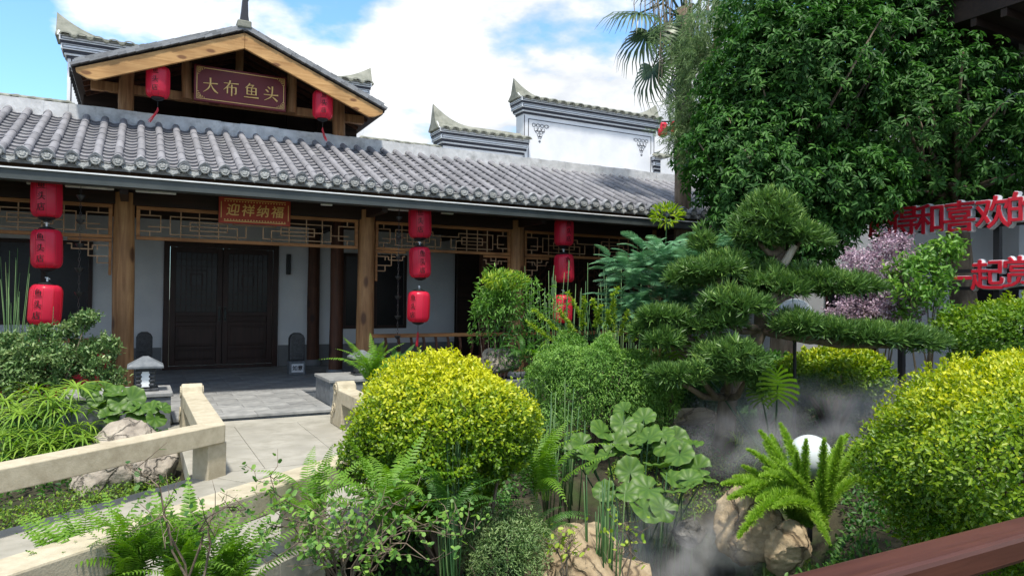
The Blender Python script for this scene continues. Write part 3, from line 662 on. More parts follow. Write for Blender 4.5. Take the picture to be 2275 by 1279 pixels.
def glyph(m, ch, o, u, v, dep, size, bold=1.0):
    o, u, v, dep = Vector(o), Vector(u), Vector(v), Vector(dep)
    for si, (pts, ws) in enumerate(GL[ch]):
        P = [Vector((x, y)) for x, y in pts]; n = len(P); C = []; Wd = []
        for i in range(n-1):
            p0, p1, p2, p3 = P[max(i-1, 0)], P[i], P[i+1], P[min(i+2, n-1)]
            for j in range(5 if n > 2 else 1):
                t = j/(5 if n > 2 else 1)
                C.append(.5*((2*p1)+(p2-p0)*t+(2*p0-5*p1+4*p2-p3)*t*t+(3*p1-p0-3*p2+p3)*t**3)); Wd.append(ws[i]+(ws[i+1]-ws[i])*t)
        C.append(P[-1]); Wd.append(ws[-1]); L_, R2 = [], []
        for i, p in enumerate(C):
            tg = (C[min(i+1, len(C)-1)]-C[max(i-1, 0)]).normalized(); nn = Vector((-tg.y, tg.x))*Wd[i]*.5*bold
            L_.append(p+nn); R2.append(p-nn)
        k = len(C); off = dep*(1+.05*si)
        f3 = lambda q, d: o+u*(q.x/100*size)+v*(q.y/100*size)+d
        vs = [f3(q, off) for q in L_]+[f3(q, off) for q in R2]+[f3(q, Vector()) for q in L_]+[f3(q, Vector()) for q in R2]
        fs = []
        for i in range(k-1):
            fs += [(i, i+1, k+i+1, k+i), (2*k+i, i+0, i+1, 2*k+i+1)[::1], (k+i, k+i+1, 3*k+i+1, 3*k+i)]
        fs += [(0, k, 3*k, 2*k), (k-1, 2*k-1, 4*k-1, 3*k-1)]
        m.add(vs, fs)
def text_mesh(ch, size, ext, bold=0.0):
    """outline lettering from the built-in font, lying in XY, centred"""
    out = MB()
    offs = [(0,0)] if not bold else [(0,0),(bold,0),(-bold,0),(0,bold),(0,-bold)]
    for k, (ox, oy) in enumerate(offs):
        c = bpy.data.curves.new('t', 'FONT'); c.body = ch; c.size = size; c.extrude = ext; c.resolution_u = 3; c.align_x = 'CENTER'; c.align_y = 'CENTER'
        o = bpy.data.objects.new('t', c); col.objects.link(o); dg = bpy.context.evaluated_depsgraph_get(); me = bpy.data.meshes.new_from_object(o.evaluated_get(dg))
        out.add([(v.co.x+ox, v.co.y+oy, v.co.z+k*.0007) for v in me.vertices], [tuple(p.vertices) for p in me.polygons])
        bpy.data.objects.remove(o); bpy.data.curves.remove(c); bpy.data.meshes.remove(me)
    return out
# ================================================================== lanterns
LB = .26   # half height
def lantern_meshes():
    b = MB(); n = 60
    prof = [(.118,-LB), (.135,-LB+.004), (.160,-LB+.02), (.178,-LB+.05), (.186,-LB+.09), (.188,0), (.186,LB-.09), (.178,LB-.05), (.160,LB-.02), (.135,LB-.004), (.118,LB)]
    fn = lambda q: .5*math.cos(math.pi/10)/math.cos(((q*10/(2*math.pi)) % 1-.5)*2*math.pi/10)+.5
    b.lathe(prof, (0,0,0), n, fn); body = b.mesh('lantern_body', M['red']); sharp(body, 50)
    # fine ribs on the panel edges
    rb = MB()
    for k in range(10):
        q = 2*math.pi*k/10
        rb.tube([((r*fn(q)+.0015)*math.cos(q), (r*fn(q)+.0015)*math.sin(q), z) for r, z in prof], .0028, 4, False)
    ribs = rb.mesh('rib_set', M['redpaint'])
    c = MB(); c.lathe([(.10,LB-.006), (.105,LB+.012), (.075,LB+.028), (.03,LB+.045)], (0,0,0), 20); capt = c.mesh('cap', M['iron'])
    c = MB(); c.lathe([(.03,-LB-.05), (.085,-LB-.03), (.105,-LB-.012), (.10,-LB+.006)], (0,0,0), 20); capb = c.mesh('cap', M['iron'])
    t = MB()
    for k, ch in enumerate('鱼头店'):
        g = MB(); glyph(g, ch, (-.05, 0, .1-.145*k), (1,0,0), (0,0,1), (0,-.004,0), .105, 1.25); t.add(g.v, g.f)
    t.v = [((.1905-y)*math.sin(x/.19), -(.1905-y)*math.cos(x/.19), z) for x, y, z in t.v]
    tx = t.mesh('lettering', M['ink'])
    h = MB(); h.tube([(0,0,LB+.03), (0,0,LB+.1)], .012, 8); h.tube([(.03*math.cos(a), .012*math.sin(a), LB+.075+.02*math.sin(a*.5)) for a in [i*.5 for i in range(12)]], .005, 5)
    hook = h.mesh('hook', M['lip'])
    s = MB(); s.tube([(0,0,-LB-.04), (.004,0,-LB-.17)], .004, 5); cord = s.mesh('cord', M['iron'])
    return body, ribs, capt, capb, tx, hook, cord
LM = lantern_meshes()
def tassel_mesh(bend):
    b = MB()
    for k in range(14):
        q = k*2.4; r = .006+.012*(k % 5)/5; x, y = r*math.cos(q), r*math.sin(q); L = .24+.02*math.sin(k*3)
        b.tube([(x*.3, y*.3, 0), (x, y, -.05), (x*1.3-bend*.05, y*1.3, -.13), (x*1.5-bend*.14, y*1.5, -L)], [.003,.004,.004,.003], 4)
    return b.mesh('tassel', M['redpaint'])
def lantern(p, rot, label, tassel=None, group='red paper lanterns', scale=random.uniform(.97, 1.03), tilt=0.0):
    o = thing('lantern', p, label, 'lantern', group)
    Mx = Matrix.Translation(Vector(p))@Matrix.Rotation(tilt, 4, 'Y')@Matrix.Rotation(rot, 4, 'Z')@Matrix.Scale(scale, 4)
    bo = inst('lantern_body', LM[0], o, Mx); inst('rib_set', LM[1], bo, Mx)['kind'] = 'stuff'; inst('cap', LM[2], o, Mx); inst('cap', LM[3], o, Mx); inst('lettering', LM[4], bo, Mx); inst('hook', LM[5], o, Mx)
    if tassel is not None:
        inst('cord', LM[6], o, Mx); inst('tassel', tassel_mesh(tassel), o, Mx@Matrix.Translation((.004, 0, -LB-.165)))
    return o
SY = 11.22
strings = [(104, 'before the railing with red boards', (440, 553, 677), (-.35,-.42,-.5)), (933, 'beside the rain chain', (494, 583, 681), (.02,.22,-.55)), (1253, 'before the carved screens', (516, 596, 686), (.5,.4,.3))]
for pxx, where, ys, rots in strings:
    for nm, yv, rt in zip(('topmost', 'middle', 'lowest'), ys, rots):
        p = at(pxx-(3 if nm == 'lowest' else 0), yv, Y=SY)
        lantern(p, -math.atan2(p.x, p.y)+rt, nm+' red lettered lantern of the string hanging '+where, tassel=.1 if nm == 'lowest' else None, scale=random.uniform(.97, 1.03), tilt=random.uniform(-.045, .045))
    p = at(pxx, ys[0], Y=SY); b = MB(); b.tube([(p.x, p.y, p.z+LB+.08), (p.x, p.y, 3.06)], .006, 6); tag(b.build('hanging_cord', M['iron']), 'short black cord holding up the lantern string '+where, 'cord', 'lantern cords')
p = at(351, 183, Y=13.06); lantern(p, -math.atan2(p.x, p.y)-.25, 'red lantern with tassel under the gable beside the first character of the sign', .9, scale=.99)
b = MB(); b.tube([(p.x, p.y, p.z+.3), (p.x, p.y, 5.46)], .006, 6); tag(b.build('hanging_cord', M['iron']), 'black cord of the gable lantern beside the first sign character', 'cord', 'lantern cords')
p = at(717, 234, Y=13.06); lantern(p, -math.atan2(p.x, p.y)+.1, 'red lantern with tassel under the gable beside the last character of the sign', -.5, scale=.97)
b = MB(); b.tube([(p.x, p.y, p.z+.3), (p.x, p.y, 5.48)], .006, 6); tag(b.build('hanging_cord', M['iron']), 'black cord of the gable lantern beside the last sign character', 'cord', 'lantern cords')
# ================================================================== signboards
sb = thing('name_board', (1.57, 13.25, 4.87), 'long maroon board with four gold characters under the gable', 'sign')
x0, x1, z0, z1, Y = .80, 2.34, 4.87, 5.50, 13.25
m = MB(); m.box(x0, x1, Y, Y+.06, z0, z1); m.build('board', M['maroon'], sb, bevel=.012)
m = MB(); e = .011; i = .04
def lineset(m, x0, x1, z0, z1, Y, e, i, cut):
    y0, y1 = Y-.005, Y-.0008
    m.box(x0+i+cut, x1-i-cut, y0, y1, z0+i, z0+i+e); m.box(x0+i+cut, x1-i-cut, y0, y1, z1-i-e, z1-i)
    m.box(x0+i, x0+i+e, y0, y1, z0+i+cut, z1-i-cut); m.box(x1-i-e, x1-i, y0, y1, z0+i+cut, z1-i-cut)
lineset(m, x0, x1, z0, z1, Y, e, i, .12); m.build('border_line', M['gold'], sb)
for cx_, sx in ((x0+i, 1), (x1-i, -1)):
    for cz, sz in ((z0+i, 1), (z1-i, -1)):
        m = MB()
        def seg(a, b_, c, d):
            xs = sorted((cx_+sx*a, cx_+sx*c)); zs = sorted((cz+sz*b_, cz+sz*d)); m.box(xs[0], xs[1]+.008, Y-.006, Y-.0008, zs[0], zs[1]+.008)
        for s_ in ((0,0,.12,0),(0,0,0,.12),(.02,.02,.09,.02),(.02,.02,.02,.09),(.09,.02,.09,.05),(.02,.09,.05,.09),(.04,.04,.07,.04),(.04,.04,.04,.07),(.12,0,.12,.03),(0,.12,.03,.12),(.06,.05,.06,.07)): seg(*s_)
        m.build('corner_ornament', M['gold'], sb)
for k, ch in enumerate('大布鱼头'):
    m = MB(); glyph(m, ch, (x0+.125+k*.337, Y-.001, z0+.155), (1,0,0), (0,0,1), (0,-.014,0), .275, 1.15); m.build('gold_character', M['gold'], sb)
s2 = thing('greeting_board', (1.64, 11.8, 2.65), 'small red board with four golden brush characters above the porch entrance', 'sign')
x0, x1, z0, z1, Y = 1.10, 2.19, 2.645, 3.06, 11.84
m = MB(); m.box(x0, x1, Y, Y+.05, z0, z1); m.build('board', M['redsign'], s2, bevel=.01)
m = MB(); lineset(m, x0, x1, z0, z1, Y, .012, .03, .05)
for k in range(22):
    xx = x0+.09+k*(x1-x0-.18)/21
    for zz in (z0+.058, z1-.066): m.add([(xx-.014, Y-.003, zz), (xx, Y-.003, zz-.012), (xx+.014, Y-.003, zz), (xx, Y-.003, zz+.012)], [(0,1,2,3)])
o = m.build('border_line', M['gold'], s2)
for k, ch in enumerate('迎祥纳福'):
    t = text_mesh(ch, .2, .004, .003); m = MB(); m.add([(x0+.21+k*.225+v[0]+.12*v[1], Y-.004-abs(v[2]), (z0+z1)/2-.005+v[1]) for v in t.v], t.f); m.build('gold_character', M['gold'], s2)
for xx in (1.3, 2.0):
    m = MB(); m.box(xx-.015, xx+.015, 11.891, 11.932, 2.93, 2.96); m.build('mounting_block', M['iron'], s2)
# ================================================================== porch things
for (a, b_), wh in zip(((-1.35,-1.25), (-.91,-.32), (-.05,.48), (2.60,2.78), (3.48,4.1), (4.7,4.92)), ('at the end of the bay with red boards', 'beside the string before red boards', 'just inside the entrance column', 'beside the greeting board', 'beside the rain chain', 'past the rain chain')):
    m = MB(); m.box(a, b_, 11.45, 11.52, 2.985, 3.0615); tag(m.build('strip_light', M['lip'], bevel=.008), 'unlit white strip light under the eaves '+wh, 'light', 'strip lights under the eaves')
m = MB(); m.box(2.84, 2.93, 15.70, 15.798, 1.98, 2.42); tag(m.build('wall_lamp', M['iron'], bevel=.015), 'slim dark wall lamp beside the double door', 'lamp')
def door_stone(x, y, wh, plaque):
    t = thing('door_stone', (x, y, 0), 'dark carved door stone '+wh, 'stone')
    m = MB(); m.box(x-.15, x+.15, y-.13, y+.13, 0, .26); m.build('base', M['plinth'], t, bevel=.012)
    m = MB(); m.prism([(-.14,.262),(.14,.262),(.14,.70),(.11,.76),(.05,.80),(-.05,.80),(-.11,.76),(-.14,.70)], (x, y-.1, 0), (1,0,0), (0,0,1), (0,.2,0)); bd = m.build('body', M['stonedark'], t, bevel=.02)
    m = MB()
    for r, yy in ((.085, .008), (.055, .014), (.025, .02)):
        m.add([(x+r*math.cos(2*math.pi*k/16), y-.1-yy, .6+r*math.sin(2*math.pi*k/16)) for k in range(16)]+[(x+r*math.cos(2*math.pi*k/16), y-.098, .6+r*math.sin(2*math.pi*k/16)) for k in range(16)], [tuple(range(16))]+[(k, (k+1) % 16, 16+(k+1) % 16, 16+k) for k in range(16)])
    for k in range(3): m.box(x-.11+.01*k, x+.11-.01*k, y-.118, y-.1005, .30+.06*k, .335+.06*k)
    m.build('carving', M['stonedark'], bd, bevel=.006)
    if plaque:
        m = MB(); m.box(x-.11, x+.11, y-.139, y-.1305, .05, .21); pl = m.build('plaque', M['trimgrey'], t)
        for k, ch in enumerate('如意'):
            q = text_mesh(ch, .1, .002, .002); m = MB(); m.add([(x-.05+.1*k+v[0], y-.1395-abs(v[2]), .125+v[1]) for v in q.v], q.f); m.build('lettering', M['ink'], pl)
    return t
M['stonedark'] = noise_mat('black carved stone', (.02,.022,.026), (.06,.065,.072), 25, .4, bump=.4, spec=.5)
door_stone(.13, 15.1, 'by the double door, partly behind the stone lantern', False); door_stone(2.74, 14.0, 'with a pale lettered plaque at its foot', True)
def stone_lantern(x, y, z, label, sc=1.0):
    t = thing('stone_lantern', (x, y, z), label, 'lantern')
    m = MB(); m.box(x-.16*sc, x+.16*sc, y-.16*sc, y+.16*sc, z, z+.035); m.build('base', M['stonedark'], t, bevel=.008)
    m = MB(); w = .12*sc; m.box(x-w, x+w, y-w, y+w, z+.036, z+.30*sc); bd = m.build('body', M['stonedark'], t, bevel=.01)
    for sx in (-1, 1):
        m = MB()
        for k in range(4): m.box(x+sx*w*.62-w*.3, x+sx*w*.62+w*.3, y-w-.03, y-w-.0005, z+.06+k*.055*sc, z+.095+k*.055*sc)
        m.build('corner_block', M['stonedark'], bd, bevel=.012)
    m = MB(); m.box(x-.052*sc, x+.052*sc, y-w-.022, y-w-.0006, z+.06*sc, z+.26*sc); m.build('paper_panel', M['lip'], bd)
    m = MB(); r = .215*sc; h = z+.305*sc
    m.add([(x-r,y-r,h),(x+r,y-r,h),(x+r,y+r,h),(x-r,y+r,h),(x-r,y-r,h+.03),(x+r,y-r,h+.03),(x+r,y+r,h+.03),(x-r,y+r,h+.03),(x-.03,y-.03,h+.15*sc),(x+.03,y-.03,h+.15*sc),(x+.03,y+.03,h+.15*sc),(x-.03,y+.03,h+.15*sc)],
          [(3,2,1,0),(0,1,5,4),(1,2,6,5),(2,3,7,6),(3,0,4,7),(4,5,9,8),(5,6,10,9),(6,7,11,10),(7,4,8,11),(8,9,10,11)]); m.build('roof', M['plinth'], t, bevel=.006)
stone_lantern(.10, 9.55, .355, 'small dark stone lantern with white panel on the plinth beside the entrance column', .9)
stone_lantern(2.95, 10.25, .355, 'small dark stone lantern half hidden by ferns on the plinth', .8)
def rain_chain(px_, label, zlo):
    p = at(px_, 600, Y=10.88); t = thing('rain_chain', (p.x, p.y, zlo), label, 'rain chain', 'rain chains')
    m = MB(); z = 2.94; k = 0
    while z > zlo:
        a = k % 2; m.tube([(p.x+(.012*math.cos(q) if a else 0), p.y+(0 if a else .012*math.cos(q)), z-.03+.03*math.sin(q)) for q in [i*math.pi/4 for i in range(9)]], .0028, 4, False); z -= .05; k += 1
    m.build('chain', M['iron'], t)
    z = 2.75
    while z > zlo:
        m = MB(); m.lathe([(.008,0),(.03,.012),(.05,.045),(.055,.06),(.047,.055),(.01,.02)], (p.x, p.y, z), 8); m.build('cup', M['iron'], t); z -= .32 if z > 1.1 else .18
rain_chain(885, 'dark chain of small cups hanging beside the string of lanterns and the wooden column', .42)
rain_chain(176, 'thin dark chain hanging before the bay with red boards', .9)
# ================================================================== stone footbridge
br = thing('stone_footbridge', (1.1, 6.5, -.4), 'bent stone footbridge with low tan rails leading to the porch', 'bridge')
D1 = Vector((.795, .607, 0)).normalized(); N1 = Vector((-D1.y, D1.x, 0))      # near leg runs along D1
ZD = -.06
A0 = Vector((.585, 6.60, 0)); B0 = Vector((2.25, 5.58, 0))                      # rail corners (axis)
# deck slabs, far leg
def quad_slab(P, name='deck_slab', z=ZD, th=.16):
    m = MB(); c = sum((Vector(p) for p in P), Vector())/len(P)
    Q = [Vector(p)+(c-Vector(p)).normalized()*.004 for p in P]
    n = len(Q); m.add([(q.x, q.y, z) for q in Q]+[(q.x, q.y, z-th) for q in Q], [tuple(range(n)), tuple(range(2*n-1, n-1, -1))]+[(i, (i+1) % n, n+(i+1) % n, n+i) for i in range(n)])
    return m.build(name, M['deck'], br, bevel=.004)
quad_slab([(.34,9.0,0),(2.40,9.0,0),(2.40,9.41,0),(.34,9.41,0)])
for xa, xb in ((.42, 1.05), (1.05, 1.78), (1.78, 2.42)):
    for ya, yb in ((6.72, 7.9), (7.9, 9.0)): quad_slab([(xa,ya,0),(xb,ya,0),(xb,yb,0),(xa,yb,0)])
def leg_pt(t, w): p = A0+N1*.12-D1*t; return p-N1*w                            # w: 0 at the edge on the rocks' side
W1 = 2.06
c0, c1 = leg_pt(0, 0), leg_pt(0, W1)
quad_slab([c0, c1, (2.42,5.5,0), (2.42,6.718,0), (c0.x+.03,6.718,0)], z=ZD-.003)
tt = [0, 1.25, 2.5, 3.75, 5.0]
for ta, tb in zip(tt, tt[1:]): quad_slab([leg_pt(ta, 0), leg_pt(ta, W1), leg_pt(tb, W1), leg_pt(tb, 0)], z=ZD-.006)
m = MB()
for P in ([(.5,6.6),(2.3,6.6),(2.3,9.4),(.5,9.4)],):
    m.add([(x,y,-.222) for x, y in P]+[(x,y,-.7) for x, y in P], [(0,1,2,3),(7,6,5,4),(0,4,5,1),(1,5,6,2),(2,6,7,3),(3,7,4,0)])
m.build('abutment', M['plinth'], br)
RH, RW, RT = .39, .215, .155
def rail(p, q, ext0=0, ext1=0):
    p, q = Vector((p[0], p[1], RH-RT/2)), Vector((q[0], q[1], RH-RT/2)); d = (q-p).normalized()
    m = MB(); m.beam(p-d*ext0, q+d*ext1, RW, RT); return m.build('rail', M['railstone'], br, bevel=.012)
# mitred rails so the corner closes
def mitre(p, c, q):
    p, c, q = [Vector((a[0], a[1], 0)) for a in (p, c, q)]; d1 = (c-p).normalized(); d2 = (q-c).normalized(); n1 = Vector((-d1.y, d1.x, 0)); n2 = Vector((-d2.y, d2.x, 0))
    mt = (n1+n2); mt = mt/mt.dot(n1)*(RW/2)
    for a, dn, nn in ((p, d1, n1), (q, d2, n2)):
        e = nn*(RW/2); k = -1 if a is p else 1
        P = [a-e, a+e, c+mt, c-mt]; m = MB()
        off = dn*(.0015*k)
        P[2] = P[2]+off; P[3] = P[3]+off
        m.add([(v.x, v.y, RH) for v in P]+[(v.x, v.y, RH-RT) for v in P], [(0,1,2,3),(7,6,5,4),(0,4,5,1),(1,5,6,2),(2,6,7,3),(3,7,4,0)])
        m.build('rail', M['railstone'], br, bevel=.008)
mitre(A0-D1*4.6, A0, (.575, 8.86)); mitre(B0-D1*1.52, B0, (2.25, 8.45)); rail(B0-D1*1.524, B0-D1*4.6)
def post(c, ang, z0=ZD-.02, w=.19, l=.22):
    m = MB(); m.box(-l/2, l/2, -w/2, w/2, z0, RH-RT-.002); o = m.build('post', M['railstone'], br, bevel=.01)
    o.matrix_basis = Matrix.Translation((c[0], c[1], 0))@Matrix.Rotation(ang, 4, 'Z'); WM[o.name] = o.matrix_basis.copy()
    o.matrix_parent_inverse = WM[br.name].inverted()
a1 = math.atan2(D1.y, D1.x)
post((A0.x-.01, A0.y+.015), a1, l=.2); post(A0-D1*2.3, a1); post(B0, a1, -.5)
for t in (1.62, 3.3): post(B0-D1*t, a1, -.6)
def drum_end(x, y0, y1):
    """scroll-carved end stone, side profile in YZ"""
    L = y1-y0
    P = [(0,ZD),(L,ZD),(L-.02,.03),(L-.05,.12),(L-.12,.22),(L-.15,.33),(L-.18,.42),(L-.24,.475),(L-.31,.485),(L-.37,.45),(L-.40,.39),(0,.388),(0,.24),(.1,.235),(.14,.0)]
    P = [(0,.236),(.12,.236),(.12,ZD),(L,ZD),(L-.02,.03),(L-.05,.12),(L-.12,.22),(L-.15,.33),(L-.18,.42),(L-.24,.475),(L-.31,.485),(L-.37,.45),(L-.40,.391),(0,.391)]
    m = MB(); m.prism(P, (x-RW/2-.002, y0, 0), (0,1,0), (0,0,1), (RW+.004,0,0)); o = m.build('drum_stone', M['railstone'], br, bevel=.012)
    for xs in (x-RW/2-.002, x+RW/2+.002):
        s = -1 if xs < x else 1; m = MB()
        def sp(cy, cz, r0, turns, w=.014):
            pts = [(xs+s*.004, y0+cy+r0*(1-i/26)*math.cos(i*turns*6.283/24), cz+r0*(1-i/26)*math.sin(i*turns*6.283/24)) for i in range(25)]
            for p, q in zip(pts, pts[1:]): m.beam(p, q, w, .02, (1,0,0))
        sp(L-.28, .375, .085, 1.6); sp(L-.22, .17, .075, -1.3); sp(L-.12, .05, .05, 1.2)
        m.build('carved_scroll', M['railstone'], o)
    return o
drum_end(.575, 8.55, 9.22); drum_end(2.25, 8.14, 8.80)
# ================================================================== wooden handrail on the viewing side
hr = thing('wooden_handrail', (1.9, .95, -.1), 'dark reddish brown wooden handrail with shadowed underside', 'handrail')
m = MB(); m.box(-1.2, 5.0, .905, 1.0, .885, .95); m.build('top_rail', M['hand'], hr, bevel=.012)
m = MB(); m.box(-1.2, 5.0, .93, .975, .72, .78); m.build('lower_rail', M['hand'], hr, bevel=.008)
for x in (-.6, .9, 2.4, 3.9):
    m = MB(); m.box(x-.05, x+.05, .91, .99, -.6, .884); m.build('post', M['hand'], hr, bevel=.008)
me = None
for k in range(40):
    if me is None: b = MB(); b.box(-.018, .018, .935, .97, -.05, .72); me = b.mesh('baluster', M['hand'])
    inst('baluster', me, hr, Matrix.Translation((-1.1+k*.15, 0, 0)))
# ================================================================== globe lamps
def globe(p, r, label, z0):
    t = thing('globe_lamp', (p.x, p.y, z0), label, 'lamp', 'globe lamps in the garden')
    b = MB(); b.lathe([(max(.001, r*math.sin(math.pi*i/20)), -r*math.cos(math.pi*i/20)) for i in range(21)], p, 36); b.build('globe', M['globe'], t, smooth=True)
    b = MB(); b.tube([(p.x, p.y, z0), (p.x, p.y, p.z-r*.93)], .02, 10); b.lathe([(.07,-r-.01),(.075,-r*.93),(.05,-r*.9)], p, 14); b.build('lamp_post', M['iron'], t)
globe(at(1766, 702, d=7.95), .20, 'white globe lamp standing among the clipped pine branches', -.2)
globe(at(1800, 1014, d=5.75), .178, 'white globe lamp low among the foxtail fern plumes', -.45)
# ================================================================== ground and pond
PC = at(1500, 1235, Z=-.62)
def gh(x, y):
    d = (Vector((x, y, 0))-Vector((0, 0, 0))).dot(Vector((math.sin(YAW), math.cos(YAW), 0)))
    h = -.5+.33*min(1, max(0, (d-5.0)/2.5))
    q = ((x-PC.x)/1.5)**2+((y-PC.y)/1.15)**2
    h -= .5*max(0, 1-q)**.6
    h += .05*noise.noise(Vector((x*.9, y*.9, 0)))+.02*noise.noise(Vector((x*3, y*3, 1)))
    return h
def on(x, y): return Vector((x, y, gh(x, y)))
n = 130; vs = []; fs = []
def gx(i, a, b): return a+(b-a)*i/n
for j in range(n+1):
    for i in range(n+1):
        x, y = gx(i, -9, 17), gx(j, -4, 13); z = gh(x, y)
        if y > 11.3: z = min(z, -.2)
        vs.append((x, y, z))
for j in range(n):
    for i in range(n): fs.append((j*(n+1)+i, j*(n+1)+i+1, (j+1)*(n+1)+i+1, (j+1)*(n+1)+i))
m = MB(); m.add(vs, fs); o = m.build('garden_ground', M['soil'], smooth=True); tag(o, 'dark planted soil of the courtyard garden', None, kind='structure')
m = MB(); m.add([(-400,-400,-.75),(400,-400,-.75),(400,400,-.75),(-400,400,-.75)], [(0,1,2,3)]); tag(m.build('ground', M['soil']), 'level ground around the courtyard', None, kind='structure')
def water_mat():
    m, t, b = mat_new('pond water'); b.inputs['Base Color'].default_value = (.018,.022,.016,1); b.inputs['Roughness'].default_value = .06; b.inputs['Specular IOR Level'].default_value = .6
    n_ = nd(t, 'ShaderNodeTexNoise'); n_.inputs['Scale'].default_value = 9; bp = nd(t, 'ShaderNodeBump'); bp.inputs['Strength'].default_value = .12; bp.inputs['Distance'].default_value = .02
    t.links.new(n_.outputs[0], bp.inputs['Height']); t.links.new(bp.outputs[0], b.inputs['Normal']); return m
M['water'] = water_mat()
m = MB(); k = 40; m.add([(PC.x+1.42*math.cos(2*math.pi*i/k), PC.y+1.1*math.sin(2*math.pi*i/k), -.62) for i in range(k)], [tuple(range(k))]); tag(m.build('pond_water', M['water']), 'dark still pond water under the mist', None, kind='structure')
# ================================================================== rocks
def rock(p, size, rot, seed, mat, label, cuts=9, name='garden_rock', rough=.16, group='garden rocks'):
    bm = bmesh.new(); bmesh.ops.create_icosphere(bm, subdivisions=5, radius=1)
    rr = random.Random(seed); planes = []
    for _ in range(cuts):
        v = Vector((rr.uniform(-1,1), rr.uniform(-1,1), rr.uniform(-.6,1))).normalized(); planes.append((v, rr.uniform(.62,.9)))
    off = Vector((seed*3.1, seed*1.7, 0))
    for v in bm.verts:
        c = v.co.normalized(); c = c*(1+.28*noise.noise(c*1.3+off))
        for pn, pd in planes:
            dd = c.dot(pn)-pd
            if dd > 0: c -= pn*dd*.92
        c += c.normalized()*(rough*.5*noise.fractal(c*3+off, 1.0, 2.0, 4)+.035*noise.noise(c*9+off))
        v.co = Vector((c.x*size[0], c.y*size[1], c.z*size[2]))
    me = bpy.data.meshes.new(name); bm.to_mesh(me); bm.free(); sharp(me, 40); me.materials.append(M[mat])
    o = bpy.data.objects.new(name, me); link(o, None, Matrix.Translation(Vector(p))@Matrix.Rotation(rot, 4, 'Z')); return tag(o, label, 'rock', group)
rock(at(292, 1000, d=7.3), (.40,.36,.32), .5, 3, 'rock', 'big pale boulder behind the bridge rail, lying under the round leaves')
rock(at(335, 1045, d=6.75), (.27,.22,.27), 1.2, 8, 'rock', 'angular cracked rock tucked against the corner post of the bridge')
rock(at(225, 1060, d=6.6), (.30,.24,.24), .2, 12, 'rock', 'cracked brown rock below the bridge rail beside the mossy ground')
rock(at(90, 1062, d=7.4), (.45,.2,.13), .45, 5, 'rock', 'long low pale rock under the bridge rail')
rock(at(560, 1130, d=6.2), (.3,.3,.2), .3, 25, 'rock3', 'dark rock in the shadow below the bridge deck')
rock(at(1275, 1268, d=4.75), (.40,.34,.26), .8, 21, 'rock2', 'smooth tan boulder at the edge of the pond', 6, rough=.08)
rock(at(1320, 1215, d=5.0), (.22,.2,.16), .1, 22, 'rock2', 'small tan boulder leaning on the smooth one by the pond', 6, rough=.08)
rock(at(1665, 1165, d=5.15), (.27,.25,.26), .3, 31, 'rock2', 'blocky tan rock standing in the mist beside the foxtail fern', 10)
rock(at(1745, 1215, d=5.0), (.2,.2,.2), 1.3, 35, 'rock2', 'brown rock under the drooping foxtail plume', 9)
rock(at(1530, 1180, d=5.3), (.14,.13,.10), 1.0, 41, 'rock3', 'small dark grey rock half in the pond water', 8)
rock(at(1545, 925, d=8.0), (.3,.24,.1), .2, 44, 'rock2', 'flat brown rock beside the bonsai pine trunk', 7)
rock(at(1115, 800, d=9.2), (.3,.25,.2), .4, 47, 'rock', 'pale rock under the feathery shrub by the railing', 9)
rock(at(1400, 1275, d=4.9), (.3,.2,.1), .9, 52, 'rock2', 'low tan rock at the water line beside the smooth boulder', 7)
# ================================================================== leaf tools
QUAD = {}
# leaf along +x, side y, normal z
QUAD['oval'] = (np.array([(0,0,0),(.28,.40,.05),(.70,.40,.02),(1,0,-.10),(.70,-.40,.02),(.28,-.40,.05)]), [(0,3,2,1),(0,5,4,3)])
QUAD['round'] = (np.array([(0,0,0),(.2,.45,.06),(.75,.5,.04),(1,0,-.02),(.75,-.5,.04),(.2,-.45,.06)]), [(0,3,2,1),(0,5,4,3)])
QUAD['lance'] = (np.array([(0,0,0),(.3,.5,.06),(.68,.36,.0),(1,0,-.22),(.68,-.36,.0),(.3,-.5,.06)]), [(0,3,2,1),(0,5,4,3)])
QUAD['needle'] = (np.array([(0,-.4,0),(0,.4,0),(.6,.5,-.02),(.6,-.5,-.02),(1,.08,-.08),(1,-.08,-.08)]), [(0,3,2,1),(3,5,4,2)])
QUAD['blade'] = (np.array([(0,-.5,0),(0,.5,0),(.35,.5,.0),(.35,-.5,.0),(.7,.4,-.10),(.7,-.4,-.10),(1,.05,-.32),(1,-.05,-.32)]), [(0,3,2,1),(3,5,4,2),(5,7,6,4)])
def unit(a): return a/np.maximum(1e-9, np.linalg.norm(a, axis=-1, keepdims=True))
def leaves(name, mat, parent, P, A, Nn, L, Wd, tmpl='oval', rnd=None, bend=None):
    """P base points, A axes, Nn rough normals, L lengths, Wd widths (arrays)"""
    tv, tf = QUAD[tmpl]; P = np.asarray(P, float); A = unit(np.asarray(A, float)); Nn = np.asarray(Nn, float); k = len(P)
    L = np.broadcast_to(L, (k,)); Wd = np.broadcast_to(Wd, (k,))
    S = unit(np.cross(Nn, A)); U = np.cross(A, S)
    V = P[:, None, :]+tv[None, :, 0, None]*(A*L[:, None])[:, None, :]+tv[None, :, 1, None]*(S*Wd[:, None])[:, None, :]+tv[None, :, 2, None]*(U*L[:, None])[:, None, :]
    return npmesh(name, mat, parent, V.reshape(-1, 3), (np.arange(k)[:, None, None]*len(tv)+np.array(tf)[None]).reshape(-1, len(tf[0])), np.repeat(rng.random(k) if rnd is None else rnd, len(tv)))
